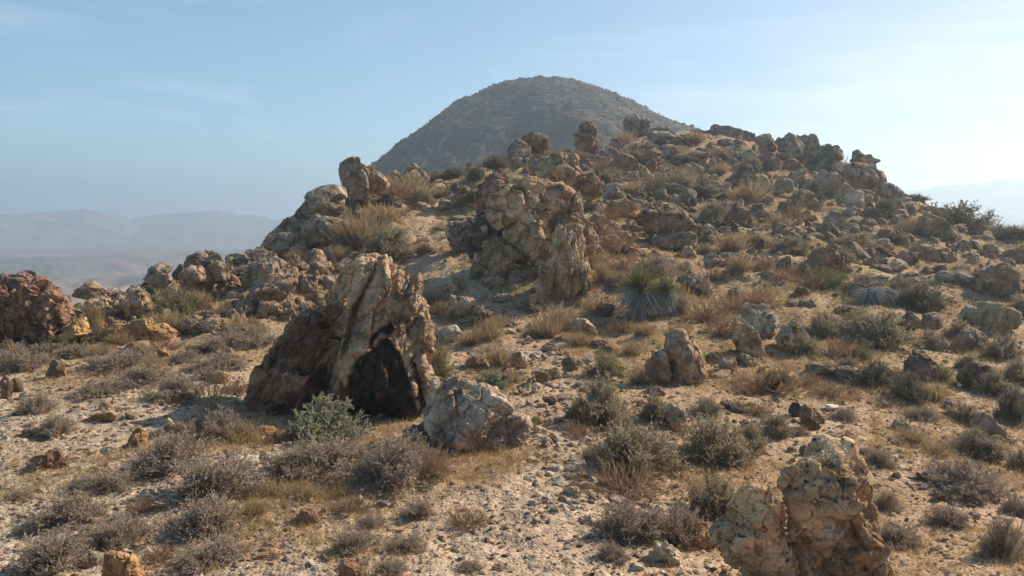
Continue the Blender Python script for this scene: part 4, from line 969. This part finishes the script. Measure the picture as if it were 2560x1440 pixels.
stones('boulder_field', 'countless further brown boulders crowding the upper slope and the left ridge', 5200, 14, 'stones', 16, 58, .045, .14, 4,
       lambda x,y,u: (u < .75*sstep(25, 31, y)*(x > .5)*(1-sstep(8,13,x)*sstep(28,31,y)*.8)+.95*sstep(17.2,18.6,y)*sstep(27,25,y)*(x < -4.2)+.25*sstep(22,27,y)*(x>3)) & (np.abs(x-np.interp(y,TRY,TRX))>.9), .95, -36, 36)
stones('trail_rubble', 'loose stones lining the trail', 1700, 4, 'stones_pale', 6.5, 20, .024, .070, 3, lambda x,y,u: np.abs(x-np.interp(y,[6,9,12,15,19],[1.0,1.1,.9,.4,-.4])) < .25+.9*u, .8, -12, 14)

def grass():
    n = 56000
    rs, x, y, r = scatter(n, 21, 4.5, 48)
    cl = fbm2(x*.6, y*.6, 4, 66)+.25*sstep(9,18,y)+.12*sstep(-1,4,x)
    # warm patches of dry grass round the shrubs in the foreground
    for gx, gy, gr in [wpt(690,1290,7.2)[:2].tolist()+[.55], wpt(1260,1150,8.9)[:2].tolist()+[.8], wpt(1020,1130,9.2)[:2].tolist()+[.5], wpt(850,1240,7.7)[:2].tolist()+[.6], wpt(600,1110,9.4)[:2].tolist()+[.5]]:
        cl += 1.2*np.exp(-((x-gx)**2+(y-gy)**2)/gr**2)
    cl -= .8*sstep(.7,.3,np.abs(x-np.interp(y,TRY,TRX)))
    k = cl > rs.uniform(.0, .65, n); x, y, r = x[k], y[k], r[k]; n = len(x)
    z = ground_z(x, y); b = 11
    X = np.repeat(x, b)+rs.normal(0, .035, n*b)*np.repeat((r/8)**.5, b); Yy = np.repeat(y, b)+rs.normal(0, .035, n*b)*np.repeat((r/8)**.5, b)
    P0 = np.stack([X, Yy, np.repeat(z, b)-.01], 1)
    D = unit(np.stack([rs.normal(0,.45,n*b), rs.normal(0,.45,n*b), np.full(n*b, 1.0)], 1))
    L = rs.uniform(.05,.13,n*b)*np.repeat((r/8)**.35, b)
    w = .0045*np.repeat((r/8)**.8, b)
    V, F = ribbon_batch(P0, D, L, w, w*.3, rs.uniform(-.4,0,n*b), rs, 1)
    tag(link('dry_grass', mesh_np('dry_grass', V, F, M['grass'], False)), 'short dry golden grass covering the slope in patches', kind='stuff')
grass()

# ================================================================== LABELS
LAND = [(960,860,'the huge leaning tan boulder'),(1185,1040,'the whitish rugged boulder'),(2060,1290,'the yellowish foreground boulder'),(1695,890,'the lone pointed tan boulder'),
 (1345,560,'the central outcrop'),(1612,750,'the green yucca'),(1660,545,'the dark overhanging boulder'),(885,440,'the upright left-crest block'),(100,780,'the rust-red outcrop'),
 (445,750,'the green left-ridge shrub'),(812,1060,'the pale sage shrub'),(1580,1115,'the large olive shrub'),(2068,655,'the half-buried brown boulder'),(2145,440,'the big rounded crest boulder'),
 (1970,365,'the tallest right crest boulder'),(2395,545,'the big hazy skyline bush'),(2320,570,'the dark rounded hazy boulder'),(2465,795,'the broad greenish slab'),(1905,800,'the whitish cracked hummock'),
 (1155,770,'the boxy tan rock at the trail'),(1140,710,'the pale upright trail stone'),(345,1095,'the upright ochre rock'),(320,1420,'the bright orange rock'),(875,1430,'the pink rock at the bottom edge'),
 (665,685,'the rounded left-ridge boulder'),(770,550,'the long grey skyline ledge'),(1160,595,'the dark purple rock'),(1470,340,'the dark upright ridge rock'),(2185,745,'the grey tangle of dead leaves'),
 (2440,945,'the hollow-footed dark block'),(2300,915,'the steep brown fin'),(1298,900,'the round tan rock by the trail'),(2480,1065,'the green-grey pointed slab'),(1688,1033,'the pale smooth boulder'),(1790,1105,'the wide grey-green shrub'),
 (115,1160,'the pinkish broken rock'),(1660,1385,'the pale pyramid rock'),(2025,1045,'the squat brown rock'),(525,980,'the tall leafless plant'),(680,725,'the slanted grey slab')]
CW = {'tan':'tan','cream':'cream','golden':'golden','grey':'grey','pale':'pale','ochre':'ochre','red':'reddish','dark':'dark','white':'white','brown':'brown','olive':'greenish','purple':'purplish'}
PW = {'grey':'grey-brown shrub','sage':'sage green shrub','olive':'dull olive shrub','green':'yellow-green shrub','dark':'dark green shrub','rust':'rust-brown dry shrub','straw':'straw-coloured grass clump'}
SWD = {'block':'angular rock','round':'rounded rock','slab':'flat rock','craggy':'craggy rock','wedge':'pointed rock',None:'rock'}
def where(px, py, salt=0):
    L = sorted(LAND, key=lambda l: math.hypot(px-l[0], (py-l[1])*1.4))
    l = L[salt]; dx, dy = px-l[0], py-l[1]
    if math.hypot(dx, dy) < 14: l = L[salt+1]; dx, dy = px-l[0], py-l[1]
    d = math.hypot(dx, dy)
    a = math.degrees(math.atan2(-dy, dx)) % 360
    dirs = ['right of','upper right of','above','upper left of','left of','lower left of','below','lower right of']
    s = dirs[int((a+22.5)//45) % 8]
    return ('just ' if d < 75 else 'far ' if d > 260 else '')+s+' '+l[2]
used = {}
LATE = []
for t in THINGS:
    if t['label'] is None:
        px_h = t['h']
        if t['kind'] in ('rock','boulder'):
            size = 'small' if max(t['w'], t['h']) < .35 else 'big' if max(t['w'], t['h']) > .95 else 'medium'
            base = f"{size} {CW[t['col']]} {SWD[t['shape']]}"
        else:
            size = 'small' if t['w'] < .45 else 'wide' if t['w'] > 1.0 else 'medium'
            base = f"{size} {PW[t['col']]}"
        t['base'] = base
        t['lab'] = base+' '+where(t['px'], t['py'])
    else: t['lab'] = t['label']
    used.setdefault(t['lab'], []).append(t)
for lab, ts in list(used.items()):
    if len(ts) > 1:
        xs = [t['px'] for t in ts]; ys = [t['py'] for t in ts]
        horiz = (max(xs)-min(xs)) > (max(ys)-min(ys))
        ts.sort(key=lambda t: t['px'] if horiz else t['py'])
        n = len(ts); num = {2:'two',3:'three',4:'four',5:'five',6:'six'}.get(n, str(n))
        ends = ('leftmost','rightmost') if horiz else ('upper','lower')
        if not horiz and n > 2: ends = ('highest','lowest')
        for i, t in enumerate(ts):
            o_ = ends[0] if i == 0 else ends[1] if i == n-1 else ['','second','third','fourth','fifth','sixth'][i]+(' from left,' if horiz else ' from top,')
            t['lab'] = o_+' '+lab
for t in THINGS:
    cat = {'boulder':'boulder','rock':'rock','shrub':'shrub','grass clump':'grass clump','yucca':'yucca','plant':'plant'}[t['kind']]
    tag(t['o'], t['lab'], cat, t['group'])
print('THINGS', len(THINGS), 'max label words', max(len(t['lab'].split()) for t in THINGS), len(set(t['lab'] for t in THINGS)))
